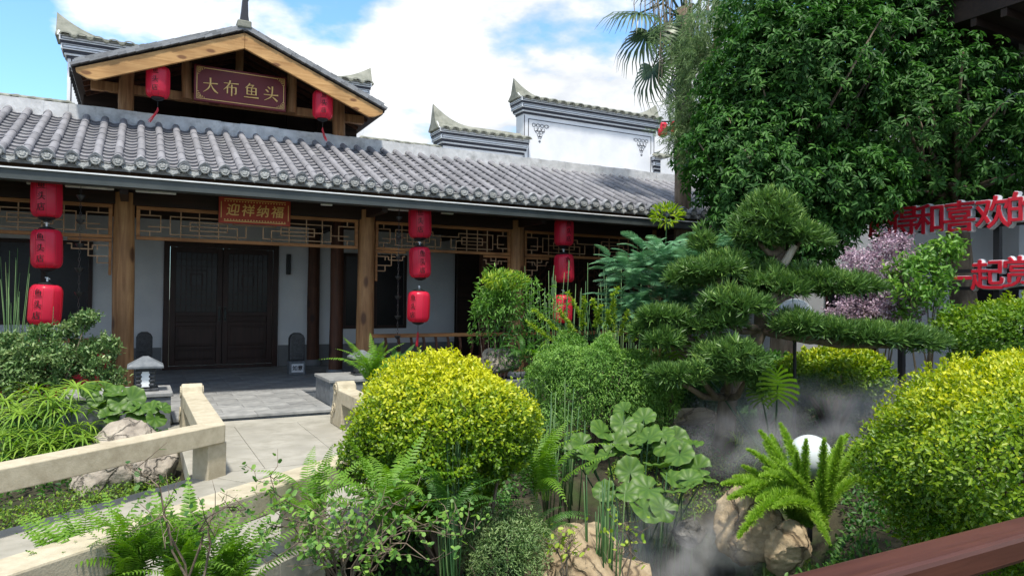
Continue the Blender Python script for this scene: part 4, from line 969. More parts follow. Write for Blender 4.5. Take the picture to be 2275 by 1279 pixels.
def npmesh(name, mat, parent, V, F, R=None, smooth=True):
    me = bpy.data.meshes.new(name); nv, nf, q = len(V), len(F), F.shape[1]
    me.vertices.add(nv); me.vertices.foreach_set('co', V.astype(np.float32).ravel())
    me.loops.add(nf*q); me.loops.foreach_set('vertex_index', F.astype(np.int32).ravel())
    me.polygons.add(nf); me.polygons.foreach_set('loop_start', (np.arange(nf)*q).astype(np.int32))
    try: me.polygons.foreach_set('loop_total', np.full(nf, q, np.int32))
    except Exception: pass
    if smooth: me.polygons.foreach_set('use_smooth', np.ones(nf, bool))
    if R is not None:
        a = me.attributes.new('rnd', 'FLOAT', 'POINT'); a.data.foreach_set('value', np.asarray(R, np.float32))
    me.update(); me.validate(); me.materials.append(mat)
    o = bpy.data.objects.new(name, me)
    if parent is None:
        link(o); own(o)
    elif parent != 'none': link(o, parent)
    return o
def rdir(k): return unit(rng.normal(size=(k, 3)))
def lump(D, seed, amp=.16, freqs=(2.2, 4.5, 8)):
    r = np.random.default_rng(seed); out = np.zeros(len(D))
    for f in freqs:
        for _ in range(3):
            w = unit(r.normal(size=(1, 3)))*f; out += np.sin(D@w[0]+r.uniform(0, 6.28))/f
    return out*amp*1.2
def branchwork(m, base, tips, r0, seed, mid=.55, jit=.08):
    rr = random.Random(seed)
    for t in tips:
        b, t = Vector(base), Vector(t); c = b.lerp(t, mid)+Vector((rr.uniform(-jit, jit), rr.uniform(-jit, jit), rr.uniform(0, jit)))
        m.tube([b, b.lerp(c, .5)+Vector((0,0,jit*.4)), c, t], [r0, r0*.75, r0*.5, r0*.18], 6)
# -------- leaf colours
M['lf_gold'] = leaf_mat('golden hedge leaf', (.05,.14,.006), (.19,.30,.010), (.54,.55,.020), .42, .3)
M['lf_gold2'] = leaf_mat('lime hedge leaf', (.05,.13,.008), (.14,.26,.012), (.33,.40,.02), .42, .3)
M['lf_tree'] = leaf_mat('broad tree leaf', (.017,.055,.014), (.042,.125,.025), (.10,.23,.045), .5, .25, .2)
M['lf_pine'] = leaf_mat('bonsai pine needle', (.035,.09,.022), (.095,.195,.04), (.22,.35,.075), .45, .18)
M['lf_blue'] = leaf_mat('blue green conifer spray', (.06,.18,.09), (.13,.30,.15), (.24,.42,.20), .5, .2)
M['lf_fluff'] = leaf_mat('small shrub leaf', (.06,.16,.03), (.125,.27,.045), (.24,.40,.07), .5, .3)
M['lf_fresh'] = leaf_mat('fresh shoot leaf', (.14,.26,.02), (.25,.38,.03), (.38,.47,.06), .5, .35)
M['lf_fern'] = leaf_mat('fern leaflet', (.05,.15,.015), (.11,.25,.02), (.21,.36,.04), .5, .35)
M['lf_fern2'] = leaf_mat('deep fern leaflet', (.02,.08,.015), (.05,.15,.025), (.11,.23,.04), .5, .3)
M['lf_grey'] = leaf_mat('grey green leaf', (.055,.13,.04), (.14,.24,.075), (.33,.42,.18), .4, .2)
M['lf_purple'] = leaf_mat('mauve leaf and blossom', (.16,.10,.14), (.40,.28,.36), (.66,.55,.63), .5, .25)
M['lf_lig'] = leaf_mat('ligularia leaf', (.028,.075,.012), (.062,.135,.020), (.15,.25,.04), .45, .2, .3)
M['lf_palm'] = leaf_mat('palm fan', (.02,.05,.02), (.045,.09,.03), (.09,.15,.05), .4, .2)
M['lf_dead'] = leaf_mat('dead palm strand', (.22,.18,.13), (.32,.27,.20), (.42,.37,.29), .8, .2)
M['lf_casu'] = leaf_mat('weeping needle foliage', (.06,.12,.04), (.12,.20,.07), (.20,.30,.12), .5, .3)
M['lf_horse'] = leaf_mat('horsetail stem', (.03,.09,.03), (.06,.15,.045), (.12,.20,.07), .5, .1)
M['lf_moss'] = leaf_mat('ground cover leaf', (.06,.14,.02), (.13,.25,.03), (.28,.38,.04), .5, .3)
# ================================================================== clipped round bushes
def pockets(D, seed, n=26, r=.13):
    q = unit(np.random.default_rng(seed).normal(size=(n, 3))); return 1-(D@q.T).max(axis=1) < r*r/2*np.random.default_rng(seed+1).uniform(.4, 1.3)
def clip_bush(c, rad, seed, label, mat='lf_gold', n=14000, L=.034, zb=None, cut=-.75, stems=5, name='clipped_bush', group='clipped golden bushes', gold=.55):
    c = Vector(c); zg = gh(c.x, c.y) if zb is None else zb
    t = thing(name, (c.x, c.y, zg), label, 'bush', group)
    D = rdir(int(n*1.5)); D = D[D[:, 2] > cut][:n]; k = len(D)
    depth = rng.random(k)
    rr = (1+lump(D, seed, .19))*(1-.34*depth**1.8)
    rr = np.where(pockets(D, seed), rr*.68, rr)
    # sprigs: jitter so that small clumps stand proud
    sp = rdir(max(50, n//22)); own_ = np.argmax(D[:, None, :][:, 0]@sp.T, axis=1); ph = rng.random(len(sp))
    rr *= 1+.13*(ph[own_]-.4)*(1-depth)
    P = np.array(c)+D*np.array(rad)*rr[:, None]
    A = unit(D*.55+rdir(k)*.75+np.array([0,0,.25])); Nn = unit(D*.7+rdir(k)*.5+np.array([0,0,.5]))
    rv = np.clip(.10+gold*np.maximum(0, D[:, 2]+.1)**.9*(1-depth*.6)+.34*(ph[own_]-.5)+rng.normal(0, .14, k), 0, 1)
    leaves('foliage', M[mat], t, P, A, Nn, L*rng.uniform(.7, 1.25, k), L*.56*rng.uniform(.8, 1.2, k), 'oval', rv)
    ns = 90; sd2 = rdir(ns*3); sd2 = sd2[sd2[:, 2] > -.3][:ns]; f = np.tile(np.linspace(.2, 1, 8), len(sd2)); dd = np.repeat(sd2, 8, 0); ln = np.repeat(rng.uniform(.03, .10, len(sd2)), 8)
    sp2 = np.array(c)+dd*np.array(rad)*(1+np.repeat(lump(sd2, seed, .13), 8))[:, None]+unit(dd+np.array([0,0,.7]))*(f*ln)[:, None]
    so = leaves('stray_shoots', M[mat], t, sp2, rdir(len(f))*.8+dd*.4+np.array([0,0,.5]), rdir(len(f))*.5+np.array([0,0,.8]), L*.9, L*.5, 'oval', np.clip(.35+.4*np.maximum(0, dd[:, 2])+rng.normal(0, .15, len(f)), 0, 1)); so['kind'] = 'stuff'
    m = MB(); tips = [c+Vector((d[0]*rad[0]*.75, d[1]*rad[1]*.75, d[2]*rad[2]*.7)) for d in rdir(14)]
    branchwork(m, (c.x, c.y, zg-.05), tips, .03, seed); m.build('stem', M['bark'], t, smooth=True)
    return t
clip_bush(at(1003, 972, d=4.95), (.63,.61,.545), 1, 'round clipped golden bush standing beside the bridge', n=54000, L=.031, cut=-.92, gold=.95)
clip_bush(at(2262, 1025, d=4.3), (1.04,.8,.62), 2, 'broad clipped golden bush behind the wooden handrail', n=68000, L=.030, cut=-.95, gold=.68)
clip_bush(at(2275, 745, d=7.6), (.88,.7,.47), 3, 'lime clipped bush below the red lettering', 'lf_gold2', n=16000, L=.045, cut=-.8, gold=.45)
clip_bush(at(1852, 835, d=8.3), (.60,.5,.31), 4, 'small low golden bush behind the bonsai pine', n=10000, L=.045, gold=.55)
# ================================================================== big broadleaf trees
def whorl_tree(base, lobes, seed, label, n=900, L=.17, trunk_r=.16, mat='lf_tree', per=13, name='broadleaf_tree'):
    base = Vector(base); t = thing(name, base, label, 'tree', 'broadleaf trees')
    r = np.random.default_rng(seed); Ps, As, Ns, Ls, Rs = [], [], [], [], []; tips = []
    tot = sum(l[1][0]*l[1][2] for l in lobes)
    for li, (c, rad) in enumerate(lobes):
        k = int(n*rad[0]*rad[2]/tot); D = unit(r.normal(size=(k, 3))); dp = r.random(k)**1.5
        rr = (1+lump(D, seed*7+li, .22))*(1-.5*dp); C = np.array(c)+D*np.array(rad)*rr[:, None]
        tips += [tuple(C[i]) for i in range(0, k, 24)]
        ax = unit(D*.8+np.array([0,0,.55])+r.normal(size=(k, 3))*.25)
        for i in range(k):
            q = per+int(r.integers(-3, 4)); a = ax[i]; e1 = unit(np.cross(a, [.3,.2,.9])); e2 = np.cross(a, e1)
            th = np.arange(q)*2.4+r.random()*6; el = r.uniform(-.35, .75, q)
            dirs = np.cos(th)[:, None]*e1+np.sin(th)[:, None]*e2; dirs = unit(dirs+a*el[:, None]+np.array([0,0,-.35]))
            Ps.append(np.repeat(C[i][None], q, 0)+dirs*.02+a*(r.random(q)*.08)[:, None]); As.append(dirs); Ns.append(np.repeat((a+np.array([0,0,.6]))[None], q, 0)); Ls.append(L*r.uniform(.65, 1.15, q)); Rs.append(np.clip(.25+.5*r.random()+r.normal(0, .14, q), 0, 1))
    P, A, Nn, LL, RR = map(np.concatenate, (Ps, As, Ns, Ls, Rs))
    leaves('crown', M[mat], t, P, A, Nn, LL, LL*.40, 'lance', RR)
    m = MB(); c0 = Vector(np.mean([l[0] for l in lobes], axis=0)); top = Vector((base.x*.55+c0.x*.45, base.y*.55+c0.y*.45, c0.z-.3))
    m.tube([base+Vector((0,0,-.1)), base.lerp(top, .35)+Vector((.06,.03,0)), base.lerp(top, .7), top], [trunk_r*1.15, trunk_r, trunk_r*.8, trunk_r*.55], 12)
    branchwork(m, base.lerp(top, .7), tips[:60], trunk_r*.32, seed, .5, .2); m.build('trunk', M['bark'], t, smooth=True)
    return t
def lob(px_, py_, d, rx, ry, rz): return (at(px_, py_, d=d), (rx, ry, rz))
b1 = at(1735, 700, d=10.6); b1.z = -.2
whorl_tree(b1, [lob(1690,330,10.6,1.25,1.1,1.2), lob(1800,170,10.8,1.5,1.3,1.15), lob(1700,200,10.9,.95,.9,1.1), lob(1850,420,10.5,1.1,1.0,.8), lob(1648,430,10.3,.72,.8,.75), lob(1760,20,11,1.1,1.1,.8), lob(1700,520,10.4,1.3,.8,.5), lob(1790,500,10.7,.8,.8,.42), lob(1632,290,10.7,.6,.7,.7)], 11, 'dense dark broadleaf tree rising above the bonsai pine', n=6200, L=.108, per=11)
b2 = at(2160, 700, d=11.2); b2.z = -.2
whorl_tree(b2, [lob(2030,290,11,1.5,1.3,1.1), lob(2110,190,11.2,1.0,1.0,.8), lob(1990,120,11.3,1.3,1.1,.95), lob(2180,320,11,.9,.9,.7), lob(2010,430,11.8,1.3,.8,.6), lob(2130,450,12.0,1.1,.7,.5), lob(1985,30,11.4,.8,.9,.7), lob(1920,10,11.4,1.0,1,.8)], 12, 'broadleaf tree overhanging the red lettering', n=5600, L=.108, per=11, trunk_r=.2)
# ================================================================== bonsai pine with clipped pads
def pine():
    base = at(1605, 1012, d=7.5); base.z = gh(base.x, base.y)-.03
    t = thing('bonsai_pine', base, 'clipped bonsai pine with layered needle pads and leaning trunk', 'tree')
    px_pads = [(1728,505,7.5,66,40),(1680,530,7.45,44,28),(1780,530,7.45,48,30),(1700,470,7.5,40,24),   # crown
            (1575,605,7.35,74,22),(1520,622,7.35,44,16),(1630,590,7.4,40,24),(1566,552,7.45,18,34),
            (1740,640,7.35,62,34),(1705,610,7.45,36,22),(1855,640,7.35,56,20),(1915,638,7.4,36,16),(1800,625,7.4,40,20),
            (1640,680,7.0,56,32),(1605,712,7.0,44,26),(1470,708,7.2,62,24),(1540,725,7.15,40,18),(1425,735,7.2,28,18),(1480,760,7.1,42,24),
            (1770,722,7.1,46,16),(1840,735,7.1,56,20),(1915,748,7.1,54,20),(1985,752,7.1,54,20),(2050,765,7.05,40,18),
            (1615,800,6.8,60,34),(1660,835,6.8,44,26),(1555,835,6.8,36,22),(1498,835,6.8,46,26),(1700,862,6.8,26,16)]
    pads = [(x, y+4, d, a*d/FOC*.95, a*d/FOC*.85, b_*d/FOC*1.15) for x, y, d, a, b_ in px_pads]
    Ps, As, Ns, Ls, Rs = [], [], [], [], []; r = np.random.default_rng(5); cen = []
    for i, (x, y, d, rx, ry, rz) in enumerate(pads):
        c = at(x, y, d=d); cen.append(c); k = int(700*(rx*ry+.35*rx*rz)/.1)
        D = unit(r.normal(size=(k, 3))); D[:, 2] = np.where(D[:, 2] < -.25, -D[:, 2]*.6, D[:, 2])
        C = np.array(c)+D*np.array((rx, ry, rz))*(1+lump(D, 60+i, .42))[:, None]*(r.uniform(.5, 1.12, k)**.6)[:, None]
        q = 11
        for j in range(k):
            a = unit(D[j]*.7+np.array([0,0,.65])+r.normal(size=3)*.25); dirs = unit(a[None]*.8+r.normal(size=(q, 3))*.55)
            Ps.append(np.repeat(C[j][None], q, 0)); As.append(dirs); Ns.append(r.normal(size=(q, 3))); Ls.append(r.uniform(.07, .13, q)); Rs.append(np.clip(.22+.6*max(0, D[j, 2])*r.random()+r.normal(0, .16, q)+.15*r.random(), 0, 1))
    P, A, Nn, LL, RR = map(np.concatenate, (Ps, As, Ns, Ls, Rs))
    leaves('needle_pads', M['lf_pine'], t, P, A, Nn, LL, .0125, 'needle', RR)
    m = MB(); path = [base+Vector((0,0,-.1)), at(1612,940,d=7.5), at(1618,880,d=7.5), at(1660,800,d=7.5), at(1690,730,d=7.55), at(1690,690,d=7.55), at(1720,620,d=7.55), at(1735,560,d=7.55), at(1730,520,d=7.5)]
    m.tube(path, [.125,.105,.10,.09,.075,.065,.055,.045,.03], 12); tr = m.build('trunk', M['bark'], t, smooth=True)
    idx = [7,7,7,7,6,6,6,6,6,6,6,6,6,4,4,3,3,3,3,4,4,4,4,4,2,2,2,2,3]
    for i, c in enumerate(cen):
        b_ = path[idx[i]]
        m = MB(); c = Vector(c); mid = b_.lerp(c, .5)+Vector((0,0,-.06-.03*random.random()))
        m.tube([b_, b_.lerp(mid, .5)+Vector((0,0,-.01)), mid, mid.lerp(c, .6), c], [.048,.04,.034,.026,.012], 7); m.build('branch', M['bark'], t, smooth=True)
    # pale pruned stubs
    for a, b_ in (((1690,700),(1730,640)), ((1735,600),(1765,545)), ((1600,640),(1590,590))):
        m = MB(); m.tube([at(*a, d=7.4), at(*b_, d=7.38)], [.045,.035], 8); m.build('pruned_stub', M['palebark'], t)
    return t
pine()
# ================================================================== templates made of many leaflets, merged by matrices
def merged(name, mat, parent, tv, tf, mats, rbase, jit=.18):
    """tv (k,3), tf quads, mats list of 4x4"""
    k = len(tv); n_ = len(mats); Ms = np.array([np.array(q) for q in mats])
    V = np.einsum('nij,kj->nki', Ms[:, :3, :3], tv)+Ms[:, None, :3, 3]
    F = (np.arange(n_)[:, None, None]*k+np.asarray(tf)[None]).reshape(-1, len(tf[0]))
    R = np.clip(np.repeat(rng.random(n_)*jit*2-jit, k)+np.tile(rbase, n_), 0, 1)
    return npmesh(name, mat, parent, V.reshape(-1, 3), F, R)
def frond_np(pairs=22, L=1.0, w=.12, arch=.35, lw=.022, droop=.25, tip=.25, fwd=.35, rise=.0, seed=0):
    """fern-like frond along +x, arching in z"""
    r = np.random.default_rng(seed); V = []; F = []; Rr = []
    def pt(t): return np.array([L*t*(1-.12*arch*t), 0, L*(rise*t+arch*(t-1.25*t*t))])
    ns = 12
    for i in range(ns):      # rachis
        t0, t1 = i/ns, (i+1)/ns; a, b_ = pt(t0), pt(t1); h = .004*L*(1-.6*t0)
        k = len(V); V += [a+[0,-h,.002], a+[0,h,.002], b_+[0,h*.9,.002], b_+[0,-h*.9,.002]]; F.append((k, k+1, k+2, k+3)); Rr += [.75]*4
    for i in range(pairs):
        t = .10+.90*(i+.5)/pairs; env = min(1, (t+.12)*3.2)*(1-t)**tip if t < 1 else 0; env = math.sin(math.pi*min(1, t*.9+.12))**.7
        l = w*L*env; p = pt(t); tg = unit((pt(min(1, t+.02))-pt(t-.02))[None])[0]; up = np.cross(tg, [0,1,0]); up = -up if up[2] < 0 else up
        for s in (-1, 1):
            dv = unit((np.array([0,s,0])+tg*fwd+up*(-droop)+r.normal(size=3)*.06)[None])[0]; sd_ = tg*(lw*L*.5)
            k = len(V); V += [p-sd_*.8, p+sd_*.8, p+dv*l*.6+sd_*.85+up*.01, p+dv*l*.6-sd_*.85+up*.01, p+dv*l+sd_*.15, p+dv*l-sd_*.15]
            F += [(k, k+1, k+2, k+3), (k+3, k+2, k+4, k+5)]; Rr += list(np.clip(.45+.25*t+r.normal(0, .1), 0, 1)*np.ones(6))
    return np.array(V), F, np.array(Rr)
def frond_obj_mesh(name, mat, **k):
    V, F, Rr = frond_np(**k); o = npmesh(name, mat, 'none', V, np.array(F), Rr); me = o.data; bpy.data.objects.remove(o); return me
FR = [frond_obj_mesh('frond', M['lf_fern'], pairs=26, arch=a, w=wd, droop=dr, seed=i) for i, (a, wd, dr) in enumerate(((.55,.10,.3),(.9,.11,.4),(.3,.09,.2),(.75,.12,.5)))]
FR2 = []
for me in FR: q = me.copy(); q.materials.clear(); q.materials.append(M['lf_fern2']); FR2.append(q)
def fern(p, R, n, label, up=(.5, 1.15), meshes=FR, seed=0, spread=6.283, face=0.0, name='fern', group='sword ferns'):
    p = Vector(p); t = thing(name, p, label, 'fern', group); rr = random.Random(seed+17)
    for i in range(n):
        az = face+(i+.5)/n*spread-spread/2+rr.uniform(-.25, .25); el = rr.uniform(*up); s = R*rr.uniform(.7, 1.1)
        Mx = Matrix.Translation(p+Vector((rr.uniform(-.05,.05), rr.uniform(-.05,.05), 0)))@Matrix.Rotation(az, 4, 'Z')@Matrix.Rotation(-el, 4, 'Y')@Matrix.Rotation(rr.uniform(-.4,.4), 4, 'X')@Matrix.Scale(s, 4)
        inst('frond', rr.choice(meshes), t, Mx)
    return t
# ================================================================== ferns
def g(px_, py_, d): p = at(px_, py_, d=d); return Vector((p.x, p.y, gh(p.x, p.y)))
def raised(px_, py_, d): return at(px_, py_, d=d)
for k, (x, y, d, R, n, sd_) in enumerate(((170,1280,3.3,.55,34,1), (285,1272,3.25,.58,38,2), (410,1280,3.3,.58,38,3), (520,1284,3.5,.5,30,4))):
    fern(raised(x, y+62, d), R, n, ('leafy sword fern at the foot of the near bridge rail', 'tall bright sword fern against the near bridge rail', 'arching sword fern below the near bridge rail', 'sword fern under the rose twigs by the rail')[k], (.7, 1.5), seed=sd_)
fern(raised(690, 1150, 4.15), .55, 14, 'sword fern beside the bridge post under the golden bush', (.4,1.2), seed=5)
fern(raised(860, 1180, 3.95), .62, 20, 'deep green sword fern spreading in front of the golden bush', (.5,1.3), FR, seed=6)
fern(raised(985, 1150, 4.2), .5, 12, 'small dark sword fern under the golden bush by the horsetails', (.3,1.1), FR2, seed=7)
fern(raised(1205, 1110, 5.0), .68, 18, 'lush sword fern between the golden bush and the round leaves', (.3,1.2), seed=8)
fern(raised(1190, 1200, 4.9), .45, 12, 'small fern low beside the tan boulder', (.1,.9), FR2, seed=9)
fern(raised(825, 858, 8.9), .72, 22, 'fern growing on the plinth beside the entrance column', (.5,1.35), FR, seed=10)
fern(raised(872, 842, 9.4), .6, 14, 'fern growing before the porch railing beside the rain chain', (.5,1.25), FR2, seed=11)
fern(raised(1165, 800, 8.6), .45, 11, 'strappy fern below the feathery shrub', (.3,1.2), FR2, seed=12)
# ================================================================== foxtail fern
M['lf_plume'] = leaf_mat('foxtail needle', (.14,.28,.03), (.26,.43,.05), (.42,.58,.10), .5, .35)
def plume_mesh(L, bend, seed, n=2400):
    r = np.random.default_rng(seed); t = r.random(n)**.9; ax = np.stack([L*t*(1-.15*bend*t), 0*t, L*bend*(.55*t-.95*t*t)], 1)
    th = r.random(n)*6.283; rad = .062*np.sin(np.pi*np.clip(t*.86+.1, 0, 1))**.6
    rd = np.stack([np.zeros(n), np.cos(th), np.sin(th)], 1); A = unit(rd*.8+np.array([.7,0,0])+r.normal(size=(n, 3))*.35)
    tv, tf = QUAD['needle']; S = unit(np.cross(A, r.normal(size=(n, 3)))); U = np.cross(A, S)
    Ln = rad*1.3*r.uniform(.6,1.2,n); V = ax[:, None]+rd[:, None]*(rad*.12)[:, None, None]+tv[None, :, 0, None]*(A*Ln[:, None])[:, None]+tv[None, :, 1, None]*(S*.007)[:, None]
    o = npmesh('plume', M['lf_plume'], 'none', V.reshape(-1, 3), (np.arange(n)[:, None, None]*6+np.array(tf)[None]).reshape(-1, 4), np.repeat(np.clip(.35+.4*t*r.random(n)+r.normal(0, .12, n), 0, 1), 6))
    me = o.data; bpy.data.objects.remove(o); return me
PL = [plume_mesh(1, b_, i) for i, b_ in enumerate((.25, .6, 1.0, -.05))]
def foxtail(p, spec, label):
    p = p0 = Vector(p); t = thing('foxtail_fern', p, label, 'fern', 'foxtail ferns'); rr = random.Random(3)
    for (tx, ty, td, kind) in spec:
        p = p0+Vector((rr.uniform(-.1,.1), rr.uniform(-.1,.1), rr.uniform(-.03,.05))); e = at(tx, ty, d=td); v = e-p; L = v.length; az = math.atan2(v.y, v.x); el = math.atan2(v.z, math.hypot(v.x, v.y))
        bend = (.25,.6,1.0,-.05)[kind]; el2 = el+math.atan(.40*bend)
        Mx = Matrix.Translation(p)@Matrix.Rotation(az, 4, 'Z')@Matrix.Rotation(-el2, 4, 'Y')@Matrix.Diagonal((L*1.08, max(.62, L*.95), max(.62, L*.95), 1)); inst('plume', PL[kind], t, Mx)
    return t
fx = at(1805, 1170, d=5.15)
foxtail(fx, [(1690,965,5.3,0),(1735,950,5.5,0),(1660,1000,5.1,1),(1605,1078,4.9,1),(1630,1060,5.3,1),(1790,990,4.95,3),(1880,975,5.6,0),(1770,1010,5.0,0),(1720,1020,5.2,0),(1900,1010,5.3,0),(1690,1060,4.8,1),(1640,1190,4.6,2),(1720,1130,4.7,1),(1840,1190,4.7,2),(1865,985,5.0,3),(1655,1040,5.2,0),(1620,1110,4.8,1),(1700,1045,5.0,0),(1740,1040,4.9,0),(1660,1085,4.9,1),(1910,985,5.5,0),(1930,1050,5.2,1),(1680,1110,4.8,2),(1830,990,4.95,3),(1700,990,5.5,0),(1715,975,5.6,0)], 'foxtail fern with bright plumes spilling over the rocks beside the globe lamp')
# ================================================================== big round leaves
def round_leaf_mesh(seed):
    """cupped kidney-shaped leaf with notch and radiating folds; petiole joins at the origin"""
    r = random.Random(seed); V = [(0,0,0)]; n = 28; F = []; R = [.35]
    for ring, f in ((1, .45), (2, .8), (3, 1.0)):
        for k in range(n+1):
            a = R_(14)+(2*math.pi-R_(28))*k/n
            rr = f*.5*(1+.10*math.cos(a+math.pi)+.035*math.sin(9*a+seed)+.02*r.uniform(-1, 1)*(ring == 3))
            z = .10*f*f+.022*f*math.cos(9*a)-.05*f*f*math.cos(2*a+seed)-(.06 if ring == 3 else 0)
            V.append((rr*math.cos(a), rr*math.sin(a), z)); R.append(.5+.18*math.cos(9*a)+.12*(f-.5))
    for k in range(n): F.append((0, 1+k, 2+k, 2+k))
    F = [(0, 1+k, 2+k) for k in range(n)]
    m = MB(); m.add(V, F)
    for ring in range(2):
        for k in range(n): m.f.append((1+ring*(n+1)+k, 1+(ring+1)*(n+1)+k, 2+(ring+1)*(n+1)+k, 2+ring*(n+1)+k))
    me = m.mesh('leaf', M['lf_lig'], True); a = me.attributes.new('rnd', 'FLOAT', 'POINT'); a.data.foreach_set('value', np.clip(np.array(R), 0, 1).astype(np.float32)); return me
RL = [round_leaf_mesh(i) for i in range(4)]
def round_plant(base, spots, label, name='round_leaf_plant', group='round-leaved plants', seed=1):
    base = Vector(base); t = thing(name, base, label, 'plant', group); rr = random.Random(seed)
    for (x, y, d, s) in spots:
        c = at(x, y, d=d); tocam = (CAM-c).normalized(); nrm = (Vector((0,0,1))*rr.uniform(.6, 1.3)+tocam*rr.uniform(.2, .95)+Vector((rr.uniform(-.75,.75), rr.uniform(-.75,.75), 0))).normalized()
        q = nrm.to_track_quat('Z', 'X').to_matrix().to_4x4(); lf = inst('leaf', rr.choice(RL), t, Matrix.Translation(c)@q@Matrix.Rotation(rr.uniform(0, 6.28), 4, 'Z')@Matrix.Diagonal((s*.92, s*.92, s*1.3, 1)))
        m = MB(); b_ = base+Vector((rr.uniform(-.12,.12), rr.uniform(-.12,.12), 0)); mid = b_.lerp(c, .55)+Vector((0,0,.04)); m.tube([b_, mid, c], [.008,.007,.006], 5); m.build('stalk', M['lf_horse'], t)
    return t
L1 = [(1295,985,5.9,.24),(1340,960,6.0,.27),(1385,940,6.2,.26),(1430,930,6.3,.25),(1300,1010,5.8,.2),(1395,1000,5.8,.27),(1440,975,6.0,.28),(1480,990,5.9,.26),(1510,1010,5.7,.27),(1550,1040,5.6,.27),(1565,1060,5.5,.22),(1460,1035,5.6,.24),(1400,1050,5.5,.26),(1440,1085,5.3,.28),(1515,1090,5.2,.30),(1430,1130,5.1,.29),(1475,1130,5.1,.24),(1390,1095,5.2,.2),(1350,1010,5.8,.22),(1470,960,6.2,.24),(1385,910,6.5,.2),(1500,975,6.2,.24),(1320,1035,5.7,.2),(1540,985,6.0,.2),(1270,1000,6.0,.18),(1345,1090,5.3,.2),(1420,965,6.1,.24),(1365,985,5.9,.24),(1490,1060,5.5,.24),(1530,1065,5.4,.22)]
round_plant(g(1430, 1090, 5.8), L1, 'clump of big glossy round leaves beside the pond')
L2 = [(x, y, 7.75-.004*(y-870), s) for x, y, s in ((225,885,.30),(262,872,.30),(290,888,.32),(335,910,.24),(345,928,.24),(250,905,.3),(285,915,.28),(215,905,.26),(205,870,.26),(360,905,.2),(240,925,.24),(270,892,.28),(310,905,.28),(235,862,.24),(300,932,.24))]
round_plant(g(270, 930, 7.75), L2, 'clump of big round leaves growing before the grey plinth', seed=4)
# ================================================================== umbrella sedge
M['lf_sedge'] = leaf_mat('sedge blade', (.10,.21,.02), (.19,.33,.035), (.32,.45,.07), .5, .35)
def umbel_mesh(seed):
    r = np.random.default_rng(seed); n = 20; tv, tf = QUAD['blade']; th = np.arange(n)*2.4; el = r.uniform(-.1, .55, n)
    A = np.stack([np.cos(th)*np.cos(el), np.sin(th)*np.cos(el), np.sin(el)], 1); Nn = np.tile([0,0,1.], (n, 1)); S = unit(np.cross(Nn, A)); U = np.cross(A, S); L = r.uniform(.7, 1.05, n)
    V = tv[None, :, 0, None]*(A*L[:, None])[:, None]+tv[None, :, 1, None]*(S*.055)[:, None]+tv[None, :, 2, None]*(U*L[:, None]*1.3)[:, None]
    o = npmesh('umbel', M['lf_sedge'], 'none', V.reshape(-1, 3), (np.arange(n)[:, None, None]*8+np.array(tf)[None]).reshape(-1, 4), np.repeat(np.clip(r.normal(.45, .2, n), 0, 1), 8)); me = o.data; bpy.data.objects.remove(o); return me
UM = [umbel_mesh(i) for i in range(3)]
def sedge(base, spots, label):
    base = Vector(base); t = thing('umbrella_sedge', base, label, 'plant'); rr = random.Random(2)
    spots = spots+[(x+rr.uniform(-30,30), y+rr.uniform(-18,22), d+rr.uniform(-.2,.3), s*.9) for x, y, d, s in spots]
    for (x, y, d, s) in spots:
        c = at(x, y, d=d); st = base+Vector((rr.uniform(-.3,.3), rr.uniform(-.25,.25), 0)); st.z = gh(st.x, st.y)
        inst('umbel', rr.choice(UM), t, Matrix.Translation(c)@Matrix.Rotation(rr.uniform(-.3,.3), 4, 'X')@Matrix.Rotation(rr.uniform(0,6), 4, 'Z')@Matrix.Scale(s, 4))
        m = MB(); m.tube([st, st.lerp(c, .6)+Vector((0,0,.03)), c], [.006,.005,.004], 5); m.build('stalk', M['lf_horse'], t)
sedge(g(90, 1000, 7.5), [(80,865,7.4,.36),(170,860,7.5,.36),(115,905,7.3,.36),(40,915,7.3,.36),(160,915,7.3,.36),(75,960,7.1,.34),(150,960,7.2,.34),(20,965,7.1,.34),(110,985,7.0,.32),(180,980,7.1,.3),(45,1000,7.0,.32),(85,1015,6.95,.3),(140,1005,7.0,.3),(10,890,7.4,.34),(200,945,7.3,.28),(5,1010,7,.3)], 'umbrella sedge with pale radiating blades behind the bridge rail')
# ================================================================== soft shrubs
def shrub(c, rad, seed, label, mat, n, L, tmpl='oval', wr=.5, cut=-.8, zb=None, inner=.45, name='shrub', group=None, amp=.25, up=.25, cat='shrub', stem_mat='bark', extra=None, stems=12, jit=.5):
    c = Vector(c); zg = gh(c.x, c.y) if zb is None else zb; t = thing(name, (c.x, c.y, zg), label, cat, group)
    D = rdir(int(n*1.8)); D = D[D[:, 2] > cut][:n]; k = len(D); dp = rng.random(k); sp = rdir(max(30, n//40)); o_ = np.argmax(D@sp.T, axis=1); ph = rng.random(len(sp))
    rr = (1+lump(D, seed, amp))*(1-inner*dp**1.7)*(1+.22*(ph[o_]-.5)); P = np.array(c)+D*np.array(rad)*rr[:, None]
    A = unit(D*.5+rdir(k)*.8+np.array([0,0,up])); Nn = unit(D*.4+rdir(k)*jit+np.array([0,0,.7])); LL = L*rng.uniform(.6, 1.3, k)
    leaves('foliage', M[mat], t, P, A, Nn, LL, LL*wr, tmpl, np.clip(.2+.35*ph[o_]+.2*(1-dp)+rng.normal(0, .15, k), 0, 1))
    m = MB(); tips = [c+Vector((d[0]*rad[0]*.8, d[1]*rad[1]*.8, d[2]*rad[2]*.8)) for d in rdir(stems)]; branchwork(m, (c.x, c.y, zg-.05), tips, .016, seed, .5, .06); m.build('stem', M[stem_mat], t, smooth=True)
    return t
